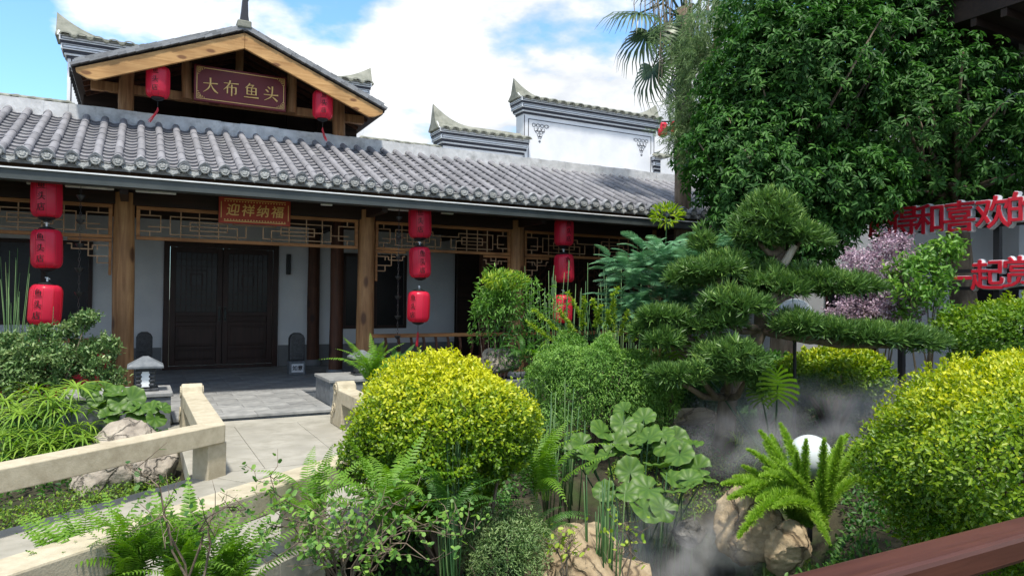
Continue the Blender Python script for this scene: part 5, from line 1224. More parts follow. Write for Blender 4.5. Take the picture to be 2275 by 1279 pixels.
shrub(at(1312, 815, d=7.6), (.70,.6,.52), 21, 'soft round green shrub with tiny leaves before the carved screens', 'lf_fluff', 42000, .030, 'lance', wr=.36, up=-.35, amp=.5)
t = thing('spray_shrub', g(1330, 760, 7.9), 'upright yellow green sprays above the soft round shrub', 'shrub')
Ps, As, Ns = [], [], []
for (x0, y0, x1, y1) in ((1250,745,1185,690),(1275,735,1240,690),(1320,730,1335,680),(1345,730,1372,640),(1300,725,1262,650),(1365,740,1362,650),(1390,760,1420,700),(1230,760,1170,715),(1290,730,1300,660),(1335,725,1315,665),(1380,745,1395,690),(1355,725,1350,690),(1410,760,1400,720)):
    a, b_ = at(x0, y0, d=7.7), at(x1, y1, d=7.6); q = 130; u = rng.random(q); 
    Ps.append(np.array(a)+(np.array(b_)-np.array(a))*u[:, None]); As.append(rdir(q)*.7+np.array([0,0,.5])); Ns.append(rdir(q)+np.array([0,0,.7]))
leaves('spray', M['lf_fresh'], t, np.concatenate(Ps), np.concatenate(As), np.concatenate(Ns), .045, .016, 'lance')
m = MB(); [m.tube([g(1330,760,7.9), at(1320,760,d=7.8), at(x, y, d=7.65)], [.012,.009,.003], 5) for x, y in ((1185,690),(1240,690),(1335,680),(1372,640),(1262,650),(1420,700),(1300,660))]; m.build('stem', M['lf_horse'], t)
# feathery shrub (nandina) by the railing
nd_ = thing('feathery_shrub', g(1110, 800, 9.0), 'feathery green shrub with yellowish tips growing before the porch railing', 'shrub')
c = at(1115, 690, d=9.0); k = 2400; D = rdir(k); P = np.array(c)+D*np.array((.36,.32,.27))*(1+lump(D, 5, .6))[:, None]*(1-.6*rng.random(k)**1.5)[:, None]; P[:, 2] += .18*np.exp(-((P[:, 0]-c.x-.05)/.25)**2)
leaves('foliage', M['lf_fluff'], nd_, P, rdir(k)*.6+D*.5+np.array([0,0,.15]), rdir(k)*.5+np.array([0,0,.8]), .07*rng.uniform(.7,1.3,k), .02, 'lance', np.clip(.15+.55*(P[:, 2]-P[:, 2].min())/(np.ptp(P[:, 2]))+rng.normal(0,.15,k), 0, 1))
k = 420; c2 = at(1120, 628, d=9.0); D = rdir(k); leaves('shoot_tip', M['lf_fresh'], nd_, np.array(c2)+D*np.array((.3,.25,.12)), rdir(k)*.5+np.array([.3,0,.5]), rdir(k)+np.array([0,0,.5]), .085, .018, 'lance')
k = 380; c3 = at(1150, 765, d=8.9); D = rdir(k); leaves('low_foliage', M['lf_fern2'], nd_, np.array(c3)+D*np.array((.35,.3,.4))*(.4+.6*rng.random(k))[:, None], rdir(k), rdir(k)+np.array([0,0,.6]), .07, .022, 'lance')
m = MB(); branchwork(m, g(1100, 800, 9.0), [at(x, y, d=9.0) for x, y in ((1060,690),(1100,650),(1140,640),(1170,680),(1120,690),(1085,720))], .014, 3, .5, .05); m.build('stem', M['bark'], nd_, smooth=True)
# blue-green conifer
cn = thing('blue_conifer', g(1490, 700, 8.5), 'blue green conifer with flat feathery sprays behind the bonsai pine', 'tree')
V, F, Rr = frond_np(pairs=24, w=.30, arch=.45, lw=.030, droop=.25, seed=9, fwd=.9); mats = []; r = random.Random(8)
for (x, y, n_, rx, ry) in ((1490,575,26,.34,.14),(1440,610,24,.3,.14),(1530,600,22,.3,.14),(1420,660,24,.28,.16),(1490,650,26,.34,.16),(1400,700,18,.26,.14),(1470,700,22,.3,.14),(1550,650,16,.28,.2),(1560,560,12,.2,.12),(1400,590,10,.2,.1),(1590,650,14,.26,.16),(1450,565,12,.2,.12),(1560,705,14,.26,.14)):
    c = at(x, y, d=8.1)
    for _ in range(n_*3):
        v = Vector((r.uniform(-1,1)*rx, r.uniform(-1,1)*rx, r.uniform(-1,1)*ry)); out = (v+(CAM-c).normalized()*.15); az = math.atan2(out.y, out.x)+r.uniform(-.5,.5)
        mats.append(Matrix.Translation(c+v)@Matrix.Rotation(az, 4, 'Z')@Matrix.Rotation(-r.uniform(-.1,.6), 4, 'Y')@Matrix.Rotation(r.uniform(-.5,.5), 4, 'X')@Matrix.Scale(r.uniform(.20,.36), 4))
merged('sprays', M['lf_blue'], cn, V, F, mats, Rr*.8, .2)
m = MB(); b_ = g(1490, 700, 8.5); m.tube([b_, at(1490,700,d=8.6), at(1500,590,d=8.6)], [.05,.04,.012], 8); branchwork(m, at(1490,720,d=8.6), [at(x, y, d=8.5) for x, y in ((1420,610),(1410,690),(1540,600),(1560,650),(1470,570))], .02, 4); m.build('trunk', M['bark'], cn, smooth=True)
# pale shoot tree near the eaves
st = thing('young_shoot', g(1480, 640, 9.2), 'slim young shoot with a pale green leafy top below the eaves', 'plant'); c = at(1482, 478, d=9.0); k = 150; D = rdir(k)
leaves('foliage', M['lf_fresh'], st, np.array(c)+D*np.array((.16,.14,.10)), D*.6+np.array([0,0,.4])+rdir(k)*.4, rdir(k)*.5+np.array([0,0,1]), .10, .022, 'lance')
m = MB(); m.tube([g(1480,640,9.2), at(1478,560,d=9.1), c], [.014,.010,.006], 6); m.build('stem', M['lf_horse'], st)
# mauve shrub, pale green shrub near the lettering
mv = thing('mauve_shrub', g(1950, 700, 8.6), 'mauve flowering shrub beside the planter and the clipped pine', 'shrub'); r = random.Random(5); Ps = []; cl = []
for (x, y, rx, rz, q) in ((1960,600,.38,.2,1700),(1900,590,.25,.14,700),(1985,560,.22,.16,700),(1945,660,.35,.12,1100),(1900,690,.3,.1,1000),(1990,680,.26,.16,1100),(2010,640,.2,.15,600),(1960,700,.4,.08,900),(1970,540,.12,.15,300)):
    c = at(x, y, d=8.6); D = rdir(q); sp = rdir(24)*np.array((rx,rx,rz)); ix = rng.integers(0, 24, q); Ps.append(np.array(c)+sp[ix]+rng.normal(size=(q, 3))*.045); cl.append(np.clip(.15+.7*rng.random(24)[ix]+rng.normal(0,.18,q), 0, 1))
P = np.concatenate(Ps); k = len(P); leaves('foliage', M['lf_purple'], mv, P, rdir(k)+np.array([0,0,.2]), rdir(k)*.7+np.array([0,0,.6]), .042*rng.uniform(.7,1.3,k), .022, 'oval', np.concatenate(cl))
m = MB(); branchwork(m, g(1950,700,8.6), [at(x, y, d=8.6) for x, y in ((1960,560),(1900,600),(2000,620),(1880,680),(1980,690),(1930,640),(1990,570))], .018, 6, .5, .1); m.build('stem', M['bark'], mv, smooth=True)
lg = thing('loose_shrub', g(2060, 720, 8.2), 'loose light green shrub in front of the red lettering', 'shrub'); Ps = []; cl = []
for (x, y, rx, rz, q) in ((2050,600,.34,.10,800),(2090,560,.22,.08,500),(2015,585,.16,.06,250),(2020,645,.3,.08,500),(2085,640,.16,.12,300),(2112,540,.1,.05,160),(2060,690,.3,.14,300)):
    c = at(x, y, d=8.2); sp = rdir(20)*np.array((rx,rx,rz)); ix = rng.integers(0, 20, q); Ps.append(np.array(c)+sp[ix]+rng.normal(size=(q, 3))*.05); cl.append(np.clip(.25+.5*rng.random(20)[ix]+rng.normal(0,.15,q), 0, 1))
P = np.concatenate(Ps); k = len(P); leaves('foliage', M['lf_fluff'], lg, P, rdir(k)+np.array([0,0,.1]), rdir(k)*.6+np.array([0,0,.8]), .075*rng.uniform(.7,1.2,k), .034, 'oval', np.concatenate(cl))
m = MB(); branchwork(m, g(2060,720,8.2), [at(x, y, d=8.2) for x, y in ((2055,590),(2090,555),(2020,580),(2030,640),(2085,640),(2110,545))], .02, 7, .5, .1); m.build('stem', M['bark'], lg, smooth=True)
# small-leaved shrub beside the porch, left bed
ls = thing('small_leaf_shrub', g(110, 880, 9.0), 'grey green small leaved shrub before the porch railing with red boards', 'shrub'); Ps = []; cl = []; As = []
for (x, y, rx, rz, q) in ((60,780,.5,.24,2600),(150,790,.45,.26,2600),(215,800,.28,.25,1500),(175,720,.16,.12,500),(195,705,.14,.06,420),(30,840,.4,.2,1500),(120,840,.4,.18,1500),(240,760,.14,.1,380),(250,830,.12,.14,350),(90,740,.2,.1,500),(150,735,.12,.09,300),(258,855,.1,.08,160),(20,760,.2,.16,600)):
    c = at(x, y, d=9.0); ns = max(8, q//28); sp = rdir(ns)*np.array((rx,rx*.8,rz))*(rng.random(ns)**.4)[:, None]; ix = rng.integers(0, ns, q); Ps.append(np.array(c)+sp[ix]+rng.normal(size=(q, 3))*.03); cl.append(np.clip(.1+.6*rng.random(ns)[ix]+rng.normal(0,.2,q), 0, 1))
P = np.concatenate(Ps); k = len(P); leaves('foliage', M['lf_grey'], ls, P, rdir(k)*.7+np.array([0,0,.5]), rdir(k)*.6+np.array([0,0,.7]), .052*rng.uniform(.7,1.25,k), .026, 'oval', np.concatenate(cl))
m = MB(); branchwork(m, g(110,880,9.0), [at(x, y, d=9.0) for x, y in ((30,780),(90,740),(150,735),(195,705),(245,760),(250,830),(60,840),(160,820),(20,760))], .016, 9, .5, .12); m.build('stem', M['bark'], ls, smooth=True)
shrub(at(1120, 1215, d=4.6), (.34,.3,.26), 51, 'fuzzy grey green shrub in the shade under the golden bush', 'lf_grey', 9000, .022, 'lance', wr=.3)
for q_, (x_, y_, r_) in enumerate(((1560,865,.45),(1700,850,.5),(1830,880,.45),(1420,880,.4))):
    shrub(at(x_, y_, d=8.9), (r_*1.1,r_,r_*.75), 70+q_, 'low dark green shrub '+('behind the bonsai trunk','behind the drooping monstera leaf','under the small golden bush','between the soft shrub and the bonsai')[q_], 'lf_fern2', 6000, .06, group='low background shrubs')
shrub(at(-40, 860, d=8.6), (.5,.4,.45), 33, 'dark leafy shrub at the end of the bed behind the umbrella sedge', 'lf_grey', 5000, .055)
# ================================================================== horsetails
def reeds(base, n, rx, h, label, seed, lean=.08, rad=.0055):
    t = thing('horsetail_reeds', base, label, 'reeds', 'horsetail clumps'); r = random.Random(seed); m = MB(); base = Vector(base)
    for _ in range(n):
        p = base+Vector((r.gauss(0, rx), r.gauss(0, rx), 0)); H = h*r.uniform(.55, 1.05); e = p+Vector((r.uniform(-lean, lean)*H, r.uniform(-lean, lean)*H, H)); m.tube([p, p.lerp(e, .5)+Vector((r.uniform(-.01,.01), 0, 0)), e], [rad, rad, rad*.6], 4)
    me = m.mesh('stems', M['lf_horse'], True); a = me.attributes.new('rnd', 'FLOAT', 'POINT'); nv = len(me.vertices); a.data.foreach_set('value', np.repeat(rng.random(nv//12), 12).astype(np.float32)); o = inst('stems', me, t, Matrix()); o['kind'] = 'stuff'
def hz(px_, pyt, d): b_ = g(px_, 900, d); return b_, at(px_, pyt, d=d).z-b_.z
for (px_, pyt, d, n_, rx, sd_, lb) in ((1225,590,9.4,34,.16,1,'tall horsetail clump before the carved screens beside the soft shrub'),(1320,600,9.6,40,.32,2,'scattered horsetail stems in front of the dark screens'),(28,565,9.2,26,.05,3,'tall thin horsetail clump among the grey green shrub'),(80,690,9.2,18,.2,13,'low scattered horsetails among the grey green shrub'),(1005,960,4.35,42,.03,4,'horsetail bundle in front of the golden bush'),(1235,850,6.4,26,.12,5,'horsetail clump between the golden bush and the soft shrub'),(1345,1060,4.7,26,.05,6,'sparse horsetail stems rising from the pond edge'),(1400,690,9.3,30,.2,7,'horsetails behind the blue conifer'),(1500,1040,5.3,10,.1,8,'few horsetails among the big round leaves')):
    b_, H = hz(px_, pyt, d); reeds(b_, n_, rx, H, lb, sd_)
# ================================================================== strap-leaved grasses
def grass(base, n, L, label, seed, mat='lf_fern', w=.016, name='strap_grass', cat='grass', el=(.5,1.35)):
    r = np.random.default_rng(seed); t = thing(name, base, label, cat, 'strap-leaved grasses'); th = r.random(n)*6.283; e = r.uniform(*el, n)
    V = []; F = []; R = []
    for i in range(n):
        p = np.array(base)+np.array([r.normal(0,.03), r.normal(0,.03), 0]); dh = np.array([math.cos(th[i]), math.sin(th[i]), 0]); sd_ = np.array([-dh[1], dh[0], 0])*w*.5; l = L*r.uniform(.6,1.1); ee = e[i]; ns = 7; k = len(V); q = r.random()
        for j in range(ns+1):
            f = j/ns; V += [p-sd_*(1-f**2*.95), p+sd_*(1-f**2*.95)]; R += [q, q]; p = p+(dh*math.cos(ee)+np.array([0,0,math.sin(ee)]))*l/ns; ee -= (.28+.25*r.random())*(.5+f)
        F += [(k+2*j, k+2*j+1, k+2*j+3, k+2*j+2) for j in range(ns)]
    npmesh('blades', M[mat], t, np.array(V), np.array(F), np.array(R)); return t
grass(g(1725,975,7.0)+Vector((0,0,.02)), 26, .75, 'strap leaved lily clump behind the globe lamp', 3, 'lf_fern', .03)
grass(g(1905,960,7.2)+Vector((0,0,.02)), 46, .62, 'fine pale grass tuft before the low wall', 4, 'lf_fresh', .009)
grass(g(1560,945,7.6)+Vector((0,0,.1)), 44, .34, 'dry straw tuft on the flat brown rock', 5, 'lf_dead', .011, el=(-.3,.9))
grass(at(1190,790,d=8.5), 20, .4, 'strappy leaves beside the pale rock by the railing', 6, 'lf_fern', .022)
grass(at(1640,985,d=7.0), 30, .3, 'short bright grass at the foot of the bonsai pine', 7, 'lf_moss', .01)
# monstera leaves
def monstera():
    t = thing('monstera', g(1720,950,7.2), 'split leaf monstera drooping beside the bonsai trunk', 'plant')
    def leaf(c, s, rot, tilt):
        V = []; F = []; R = []
        for sd_ in (-1, 1):
            for k in range(9):
                t0 = k/9; a = R_(18+t0*140); w0 = s*(.5+.12*math.sin(t0*3.1)); ax = Vector((0, 0, .5*s-t0*s)); ax2 = Vector((0, 0, .5*s-(t0+.10)*s)); dr = Vector((sd_*math.sin(a), 0, math.cos(a)*.75)); 
                i = len(V); V += [ax, ax2, ax2+dr*w0*.6+Vector((0,-.03*s,0)), ax+dr*w0*.6+Vector((0,-.03*s,0)), ax2+dr*w0*.95+Vector((0,-.12*s,-.02*s)), ax+dr*w0*.92+Vector((0,-.12*s,.0))]
                F += [(i, i+1, i+2, i+3), (i+3, i+2, i+4, i+5)]; R += [.55+.3*random.random()]*6
        Mx = Matrix.Translation(c)@Matrix.Rotation(rot, 4, 'Z')@Matrix.Rotation(tilt, 4, 'X'); o = npmesh('leaf', M['lf_fern'], t, np.array([Mx@v for v in V]), np.array(F), np.array(R)); 
        m = MB(); m.tube([g(1720,950,7.2), g(1720,950,7.2).lerp(c, .6)+Vector((0,0,.05)), c], [.012,.010,.008], 6); m.build('stalk', M['lf_horse'], t)
    leaf(at(1728,855,d=6.6), .33, -.9, .55); leaf(at(1510,765,d=7.6), .34, -.3, .3); leaf(at(1690,870,d=6.9), .24, -.9, .5); leaf(at(1545,775,d=7.7), .26, .1, .3)
monstera()
# ================================================================== climbing rose twigs in the foreground
def twig_shrub(base, label, ends, seed, leafn, mat='lf_fluff', name='twiggy_shrub', d0=3.6):
    t = thing(name, base, label, 'shrub'); r = random.Random(seed); m = MB(); base = Vector(base); P = []; 
    for (x, y, d) in ends:
        e = at(x, y, d=d); pts = [base]; n_ = 7
        for i in range(1, n_+1):
            f = i/n_; q = base.lerp(e, f)+Vector((0,0,.16*math.sin(f*math.pi)))+Vector((r.uniform(-1,1), r.uniform(-1,1), r.uniform(-1,1)))*.03; pts.append(q)
        m.tube(pts, [.0065*(1-.75*i/n_) for i in range(n_+1)], 5)
        for i in range(2, n_+1):
            for _ in range(2):
                a = pts[i]; b_ = a+Vector((r.uniform(-1,1), r.uniform(-1,1), r.uniform(-.3,.9))).normalized()*r.uniform(.06,.2); c2 = a.lerp(b_, .5)+Vector((r.uniform(-.02,.02), 0, r.uniform(-.02,.02))); m.tube([a, c2, b_], [.0022,.0018,.001], 4); P += [b_, c2, a.lerp(b_, .75)]
            P.append(pts[i])
    m.build('twigs', M['bark'], t, smooth=True); P = np.array([tuple(p) for p in P]); P = P[rng.choice(len(P), min(leafn, len(P)), replace=False)] if leafn < len(P) else P[rng.integers(0, len(P), leafn)]
    k = len(P); leaves('foliage', M[mat], t, P+rng.normal(size=(k, 3))*.008, rdir(k)+np.array([0,0,.15]), rdir(k)*.6+np.array([0,0,.9]), .034*rng.uniform(.6,1.25,k), .020, 'round')
    return t
twig_shrub(at(760,1330,d=3.6), 'sprawling twiggy rose shrub with round leaves in front of the bridge', [(560,1060,3.5),(600,1140,3.3),(640,1180,3.5),(700,1150,3.6),(760,1130,3.8),(820,1150,3.5),(900,1120,3.7),(960,1160,3.6),(1020,1190,3.4),(980,1250,3.3),(880,1230,3.2),(700,1240,3.2),(600,1250,3.2),(940,1090,3.9),(840,1095,4.0),(1040,1170,3.7),(740,1180,3.4),(560,1180,3.4)], 4, 1150)
twig_shrub(at(420,1330,d=3.1), 'long rose shoot with sparse leaves rising before the bridge rail', [(290,1050,3.2),(330,1160,3.1),(545,1130,3.2),(480,1180,3.0)], 6, 60, 'lf_fern2', 'rose_shoot')
twig_shrub(at(1255,1300,d=4.3), 'small yellow green seedling in front of the tan boulder', [(1250,1215,4.3),(1270,1235,4.25),(1235,1240,4.3)], 8, 60, 'lf_fresh', 'seedling')
twig_shrub(at(1392,1330,d=4.2), 'thin upright seedling by the pond edge', [(1380,1165,4.2),(1385,1230,4.2)], 9, 40, 'lf_fresh', 'seedling')
# ================================================================== ground cover (uncountable)
def cover(name, label, pts, L, mat, h=.06):
    P = np.array(pts); k = len(P); P[:, 2] += rng.random(k)*h; o = leaves(name, M[mat], None, P, rdir(k)*.7+np.array([0,0,.6]), rdir(k)*.5+np.array([0,0,.8]), L*rng.uniform(.6,1.3,k), L*.5, 'oval'); return tag(o, label, 'ground cover', kind='stuff')
def region(n, fn, box):
    out = []
    while len(out) < n:
        x, y = random.uniform(box[0], box[1]), random.uniform(box[2], box[3])
        if fn(x, y): out.append((x, y, gh(x, y)))
    return out
def offbridge(x, y):
    p = Vector((x, y, 0))-A0; w = -(p.dot(N1))
    if -.13 < w < 1.98 and p.dot(D1) < .1: return False
    return not (.38 < x < 2.45 and 5.5 < y < 9.5)
def nbed(s, x, y): return noise.noise(Vector((x*s, y*s, 3.3)))
cover('ground_cover', 'low green ground cover between the bridge and the rocks', region(16000, lambda x, y: offbridge(x, y) and y > 4.6+.62*x and y < 7.6+.3*x and nbed(1.2, x, y) > -.35, (-2.6,.5,3.6,8)), .03, 'lf_moss', .1)
cover('undergrowth', 'dark green undergrowth covering the planted beds', region(42000, lambda x, y: offbridge(x, y) and ((x-PC.x)/1.35)**2+((y-PC.y)/1.0)**2 > 1 and nbed(.9, x, y) > -.25, (1.2,9,2.4,9)), .05, 'lf_fern2', .12)
cover('moss_grass', 'bright moss and short grass around the bonsai pine', region(9000, lambda x, y: (x-5.2)**2/1.6+(y-5.2)**2/.9 < 1 and nbed(1.5, x, y) > -.2, (3.6,6.9,4.1,6.3)), .035, 'lf_moss', .05)
cover('bed_cover', 'leafy cover below the porch edge', region(9000, lambda x, y: offbridge(x, y), (-3.5,.3,7.5,11.5)), .06, 'lf_fern2', .14)
# ================================================================== side wing, lettering, low wall
wg = thing('white_side_wing', (13.6, 8, -.2), 'white plastered side wing with dark eaves and a square white pillar', 'building')
m = MB(); m.box(13.4, 13.6, 1.0, 16, -.3, 5.6); m.build('wall', M['white'], wg)
for (y0, y1, z0, z1) in ((3.6,4.6,.3,2.2),(6.3,7.3,.3,2.2),(9.2,10.4,.3,2.2),(5.6,6.2,3.0,4.6),(8,9,3.0,4.6)):
    m = MB(); m.box(13.37, 13.399, y0, y1, z0, z1); f = m.build('window', M['door'], wg); m = MB(); m.box(13.36, 13.3695, y0+.08, y1-.08, z0+.08, z1-.08); m.build('pane', M['glass'], f)
p = at(2290, 300, X=12.3); m = MB(); m.box(12.15, 12.5, p.y-.30, p.y+.10, -.3, 5.6); m.build('pillar', M['white'], wg, bevel=.01)
m = MB(); m.box(10.5, 14.2, 2.0, 6.95, 5.6, 5.95); sf = m.build('eaves', M['beam'], wg)
for k in range(9):
    m = MB(); m.box(10.52, 13.38, 3.3+k*.4, 3.38+k*.4, 5.48, 5.598); m.build('rafter', M['beam'], sf)
m = MB(); m.add([(10.4,1.9,5.955),(10.4,7.05,5.955),(14.4,7.05,7.4),(14.4,1.9,7.4),(14.4,1.9,5.955),(14.4,7.05,5.955)], [(0,1,2,3),(0,3,4),(1,5,2),(0,4,5,1),(3,2,5,4)]); m.build('roof', M['slate'], wg)
# red channel letters on a dark frame
ls_ = thing('letter_sign', (10.4, 6, -.2), 'red channel letters with pale sides on a dark frame under the trees', 'sign')
SX = 10.4
def letters(txt, pos, size):
    for ch, (px_, py_) in zip(txt, pos):
        c = at(px_, py_, X=SX); t_ = text_mesh(ch, size, .012, size*.012); m = MB(); m.add([(SX-.075-v[2], c.y-v[0], c.z+v[1]) for v in t_.v], t_.f); f = m.build('letter_face', M['letter'], ls_)
        t_ = text_mesh(ch, size*1.02, .05, size*.028); m = MB(); m.add([(SX-.012-v[2], c.y-v[0], c.z+v[1]) for v in t_.v], t_.f); m.build('letter_side', M['steel'], f)
letters('记得和喜欢的', [(1957,502),(2014,497),(2073,492),(2138,487),(2212,478),(2283,468)], .47)
letters('一起赏', [(2132,624),(2200,616),(2272,610)], .44)
def fr(a, b_, w=.05):
    m = MB(); m.beam(a, b_, w, w); m.build('frame_bar', M['iron'], ls_)
ya, yb = at(1930, 500, X=SX).y, 4.4
for z in (at(2138,470,X=SX).z, at(2138,505,X=SX).z): fr((SX+.075, ya, z), (SX+.075, yb, z))
y2 = at(2090, 620, X=SX).y
for z in (at(2200,600,X=SX).z, at(2200,640,X=SX).z): fr((SX+.075, y2, z), (SX+.075, yb, z))
for px_ in (1992, 2205): yy = at(px_, 560, X=SX).y; fr((SX+.13, yy, -.4), (SX+.13, yy, at(2138,465,X=SX).z), .08)
# low garden wall with stone coping
lw = thing('garden_wall', (8.2, 5.2, -.3), 'low grey rendered garden wall with pale stone coping', 'wall')
a = at(1985, 838, d=8.9); d_ = Vector((0,-1,0)); WX = a.x
m = MB(); m.box(WX, WX+.2, 2.0, 5.3, -.4, a.z); m.build('wall_body', M['dado'], lw)
for k in range(5):
    m = MB(); m.box(WX-.05, WX+.26, 2.0+k*.66, 2.0+(k+1)*.66-.008, a.z+.002, a.z+.065); m.build('coping_stone', M['ledge'], lw, bevel=.008)
# ================================================================== fan palm and weeping tree beyond the roof
def fan_mesh(seed, n=34):
    r = np.random.default_rng(seed); V = []; F = []; R = []
    for i in range(n):
        a = R_(-115)+R_(230)*i/(n-1); l = 1.0*(.82+.18*math.cos(a))*r.uniform(.93, 1.05); dr = np.array([math.cos(a), math.sin(a), 0]); sd_ = np.array([-dr[1], dr[0], 0]); fold = .02*(1 if i % 2 else -1)
        k = len(V); q = np.clip(r.normal(.45, .15), 0, 1)
        for (f, w, z) in ((.02,.006,0),(.3,.032,.01+fold),(.6,.030,-.02+fold),(.82,.015,-.14),(1.0,.003,-.42+.1*r.random())):
            V += [dr*l*f-sd_*w+np.array([0,0,z]), dr*l*f+sd_*w+np.array([0,0,z])]; R += [q, q]
        F += [(k+2*j, k+2*j+1, k+2*j+3, k+2*j+2) for j in range(4)]
    o = npmesh('fan_leaf', M['lf_palm'], 'none', np.array(V), np.array(F), np.array(R)); me = o.data; bpy.data.objects.remove(o); return me
fm = [fan_mesh(i) for i in range(3)]
D_ = 14.5
top = at(1520, 20, d=D_); pb = Vector((top.x, top.y, -.3))
pm = thing('fan_palm', pb, 'tall fan palm with hanging dead strands behind the roof', 'tree')
m = MB(); m.tube([pb, pb.lerp(top, .5), top], [.2,.17,.16], 12); m.build('trunk', M['bark'], pm, smooth=True)
for i, (x, y, s, roll) in enumerate(((1440,70,.95,.2),(1450,150,.85,.5),(1490,190,.8,.1),(1420,30,.9,-.3),(1530,90,.9,.3),(1480,60,.9,-.2),(1560,30,.9,.2),(1500,-30,1.0,.1),(1600,10,.9,.2),(1570,120,.8,.2),(1520,-80,1,.0),(1440,-40,1,.4))):
    c = at(x, y, d=D_-.5+.3*(i % 3)); v = (c-top); v = v.normalized() if v.length > .01 else Vector((1,0,0)); ax = (v+Vector((0,0,-.6 if y > 40 else .1))).normalized(); nr = (v.cross(Vector((0,0,1)))).cross(ax); nr = nr if nr.length > .01 else Vector((0,0,1)); nr.normalize(); nr = (nr+(CAM-c).normalized()*.5).normalized(); sd_ = nr.cross(ax).normalized(); nr = ax.cross(sd_).normalized()
    if nr.dot(CAM-c) < 0 and False: nr = -nr
    Mx = Matrix(((ax.x, sd_.x, nr.x, c.x), (ax.y, sd_.y, nr.y, c.y), (ax.z, sd_.z, nr.z, c.z), (0,0,0,1)))@Matrix.Scale(s, 4); lf = inst('fan_leaf', fm[i % 3], pm, Mx)
    m = MB(); m.tube([top+Vector((0,0,-.2)), top.lerp(c, .5)+Vector((0,0,.15)), c], [.03,.022,.016], 6); m.build('leaf_stalk', M['lf_palm'], pm)
m = MB(); r = random.Random(4); ns = 60
for _ in range(ns):
    c = top+Vector((r.uniform(-1.1,.7), r.uniform(-.5,.3), r.uniform(-.3,.7))); m.tube([c, c+Vector((r.uniform(-.1,.1), 0, -.6)), c+Vector((r.uniform(-.15,.15), 0, -r.uniform(.9,1.9)))], [.012,.01,.003], 4)
me = m.mesh('dead_strands', M['lf_dead']); a_ = me.attributes.new('rnd', 'FLOAT', 'POINT'); a_.data.foreach_set('value', np.repeat(rng.random(ns), 12).astype(np.float32)); inst('dead_strands', me, pm, Matrix())['kind'] = 'stuff'
# weeping fine-needled tree
wt = thing('weeping_tree', (at(1590,700,d=13).x, at(1590,700,d=13).y, -.3), 'weeping tree with fine hanging light green needles between palm and broadleaf tree', 'tree'); Ps, As = [], []
for (x, y, q, rx, rz) in ((1590,60,150,.5,.6),(1560,160,170,.5,.6),(1535,245,120,.3,.45),(1550,300,80,.3,.4),(1620,20,120,.5,.5),(1515,285,50,.2,.22),(1540,90,80,.4,.5),(1520,335,24,.1,.18)):
    c = np.array(at(x, y, d=13))
    for _ in range(q):
        s0 = c+rng.normal(size=3)*np.array((rx,rx,rz))*.6; dv = unit((rng.normal(size=3)*.35+np.array([-.25,0,-.75]))[None])[0]; k = 26; f = rng.random(k); L_ = rng.uniform(.25,.55)
        Ps.append(s0+dv*L_*f[:, None]); As.append(dv+rng.normal(size=(k, 3))*.45)
P = np.concatenate(Ps); k = len(P); leaves('foliage', M['lf_casu'], wt, P, np.concatenate(As), rdir(k), .11, .0085, 'needle')
m = MB(); b_ = Vector(wt.location); m.tube([b_, at(1590,300,d=13), at(1590,60,d=13)], [.14,.1,.04], 8); branchwork(m, at(1590,260,d=13), [at(x, y, d=13) for x, y in ((1560,160),(1520,250),(1620,20),(1550,90),(1510,280))], .03, 5, .5, .15); m.build('trunk', M['bark'], wt, smooth=True)
# red lanterns strung far behind the wall
for (x, y), w_ in zip(((1472,288),(1500,285)), ('nearer the white stepped wall', 'nearer the weeping tree')):
    p = at(x, y, Y=19.5); lantern(p, -.6, 'small red lantern on the far pole, the one '+w_, scale=.9, group='far red lanterns')
p0, p1 = at(1440,305,Y=19.5), at(1530,308,Y=19.5); m = MB(); m.tube([(p0.x,p0.y,p0.z+.55),(p1.x,p1.y,p1.z+.62)], .03, 6); m.tube([(p1.x,p1.y,p1.z+.65),(p1.x,p1.y,-.5)], .05, 8); tag(m.build('lantern_pole', M['iron']), 'dark pole carrying the far red lanterns behind the wall', 'pole')
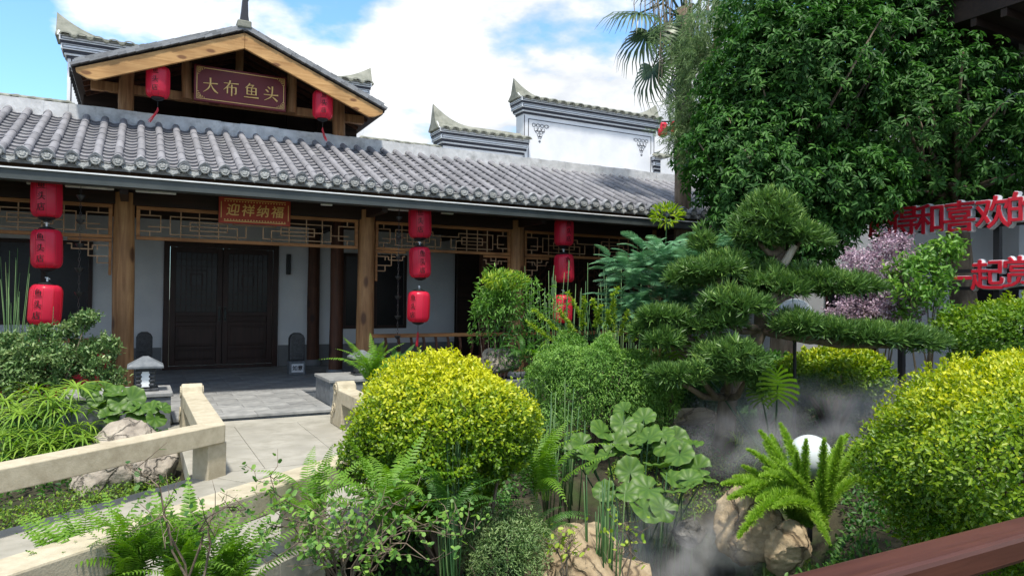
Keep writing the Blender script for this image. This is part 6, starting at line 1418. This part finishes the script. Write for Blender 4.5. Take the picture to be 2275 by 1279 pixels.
# ================================================================== drifting garden mist (real volumes)
def mist_mat(name, dens, scale):
    m = bpy.data.materials.new(name); m.use_nodes = True; t = m.node_tree; t.nodes.remove(t.nodes['Principled BSDF'])
    pv = t.nodes.new('ShaderNodeVolumePrincipled'); pv.inputs['Color'].default_value = (.99,.995,1,1); pv.inputs['Anisotropy'].default_value = .0
    tc = nd(t, 'ShaderNodeTexCoord'); mp = nd(t, 'ShaderNodeMapping'); mp.inputs['Location'].default_value = (-1,-1,-1); mp.inputs['Scale'].default_value = (2,2,2); t.links.new(tc.outputs['Generated'], mp.inputs[0])
    ln = nd(t, 'ShaderNodeVectorMath', operation='LENGTH'); t.links.new(mp.outputs[0], ln.inputs[0])
    fo = nd(t, 'ShaderNodeMapRange'); fo.inputs['From Min'].default_value = 1.0; fo.inputs['From Max'].default_value = .25; t.links.new(ln.outputs['Value'], fo.inputs[0])
    no = nd(t, 'ShaderNodeTexNoise'); no.inputs['Scale'].default_value = scale; no.inputs['Detail'].default_value = 4; t.links.new(tc.outputs['Object'], no.inputs[0])
    nr = nd(t, 'ShaderNodeMapRange'); nr.inputs['From Min'].default_value = .45; nr.inputs['From Max'].default_value = .66; t.links.new(no.outputs[0], nr.inputs[0])
    m1 = nd(t, 'ShaderNodeMath', operation='MULTIPLY'); t.links.new(fo.outputs[0], m1.inputs[0]); t.links.new(nr.outputs[0], m1.inputs[1])
    m2 = nd(t, 'ShaderNodeMath', operation='MULTIPLY'); m2.inputs[1].default_value = dens; t.links.new(m1.outputs[0], m2.inputs[0]); t.links.new(m2.outputs[0], pv.inputs['Density'])
    t.links.new(pv.outputs[0], t.nodes['Material Output'].inputs['Volume']); return m
for i, (c, rad, dens, sc, lb) in enumerate(((at(1830,925,d=7.5), (1.9,1.3,.5), 1.25, 2.4, 'thin white mist drifting behind the globe lamp and bonsai trunk'), (at(1520,1215,d=5.2), (.8,.65,.5), 2.6, 3.2, 'white mist rising off the pond beside the rocks'), (at(1640,990,d=6.3), (.8,.6,.35), .9, 3.0, 'faint mist over the short grass at the bonsai foot'))):
    b = MB(); b.lathe([(max(.001, math.sin(math.pi*j/12)), -math.cos(math.pi*j/12)) for j in range(13)], (0,0,0), 20)
    b.v = [(x*rad[0], y*rad[1], z*rad[2]) for x, y, z in b.v]; me = b.mesh('mist', mist_mat('mist %d' % i, dens, sc), True); o = bpy.data.objects.new('mist', me); link(o, None, Matrix.Translation(c)); tag(o, lb, 'mist', kind='stuff')
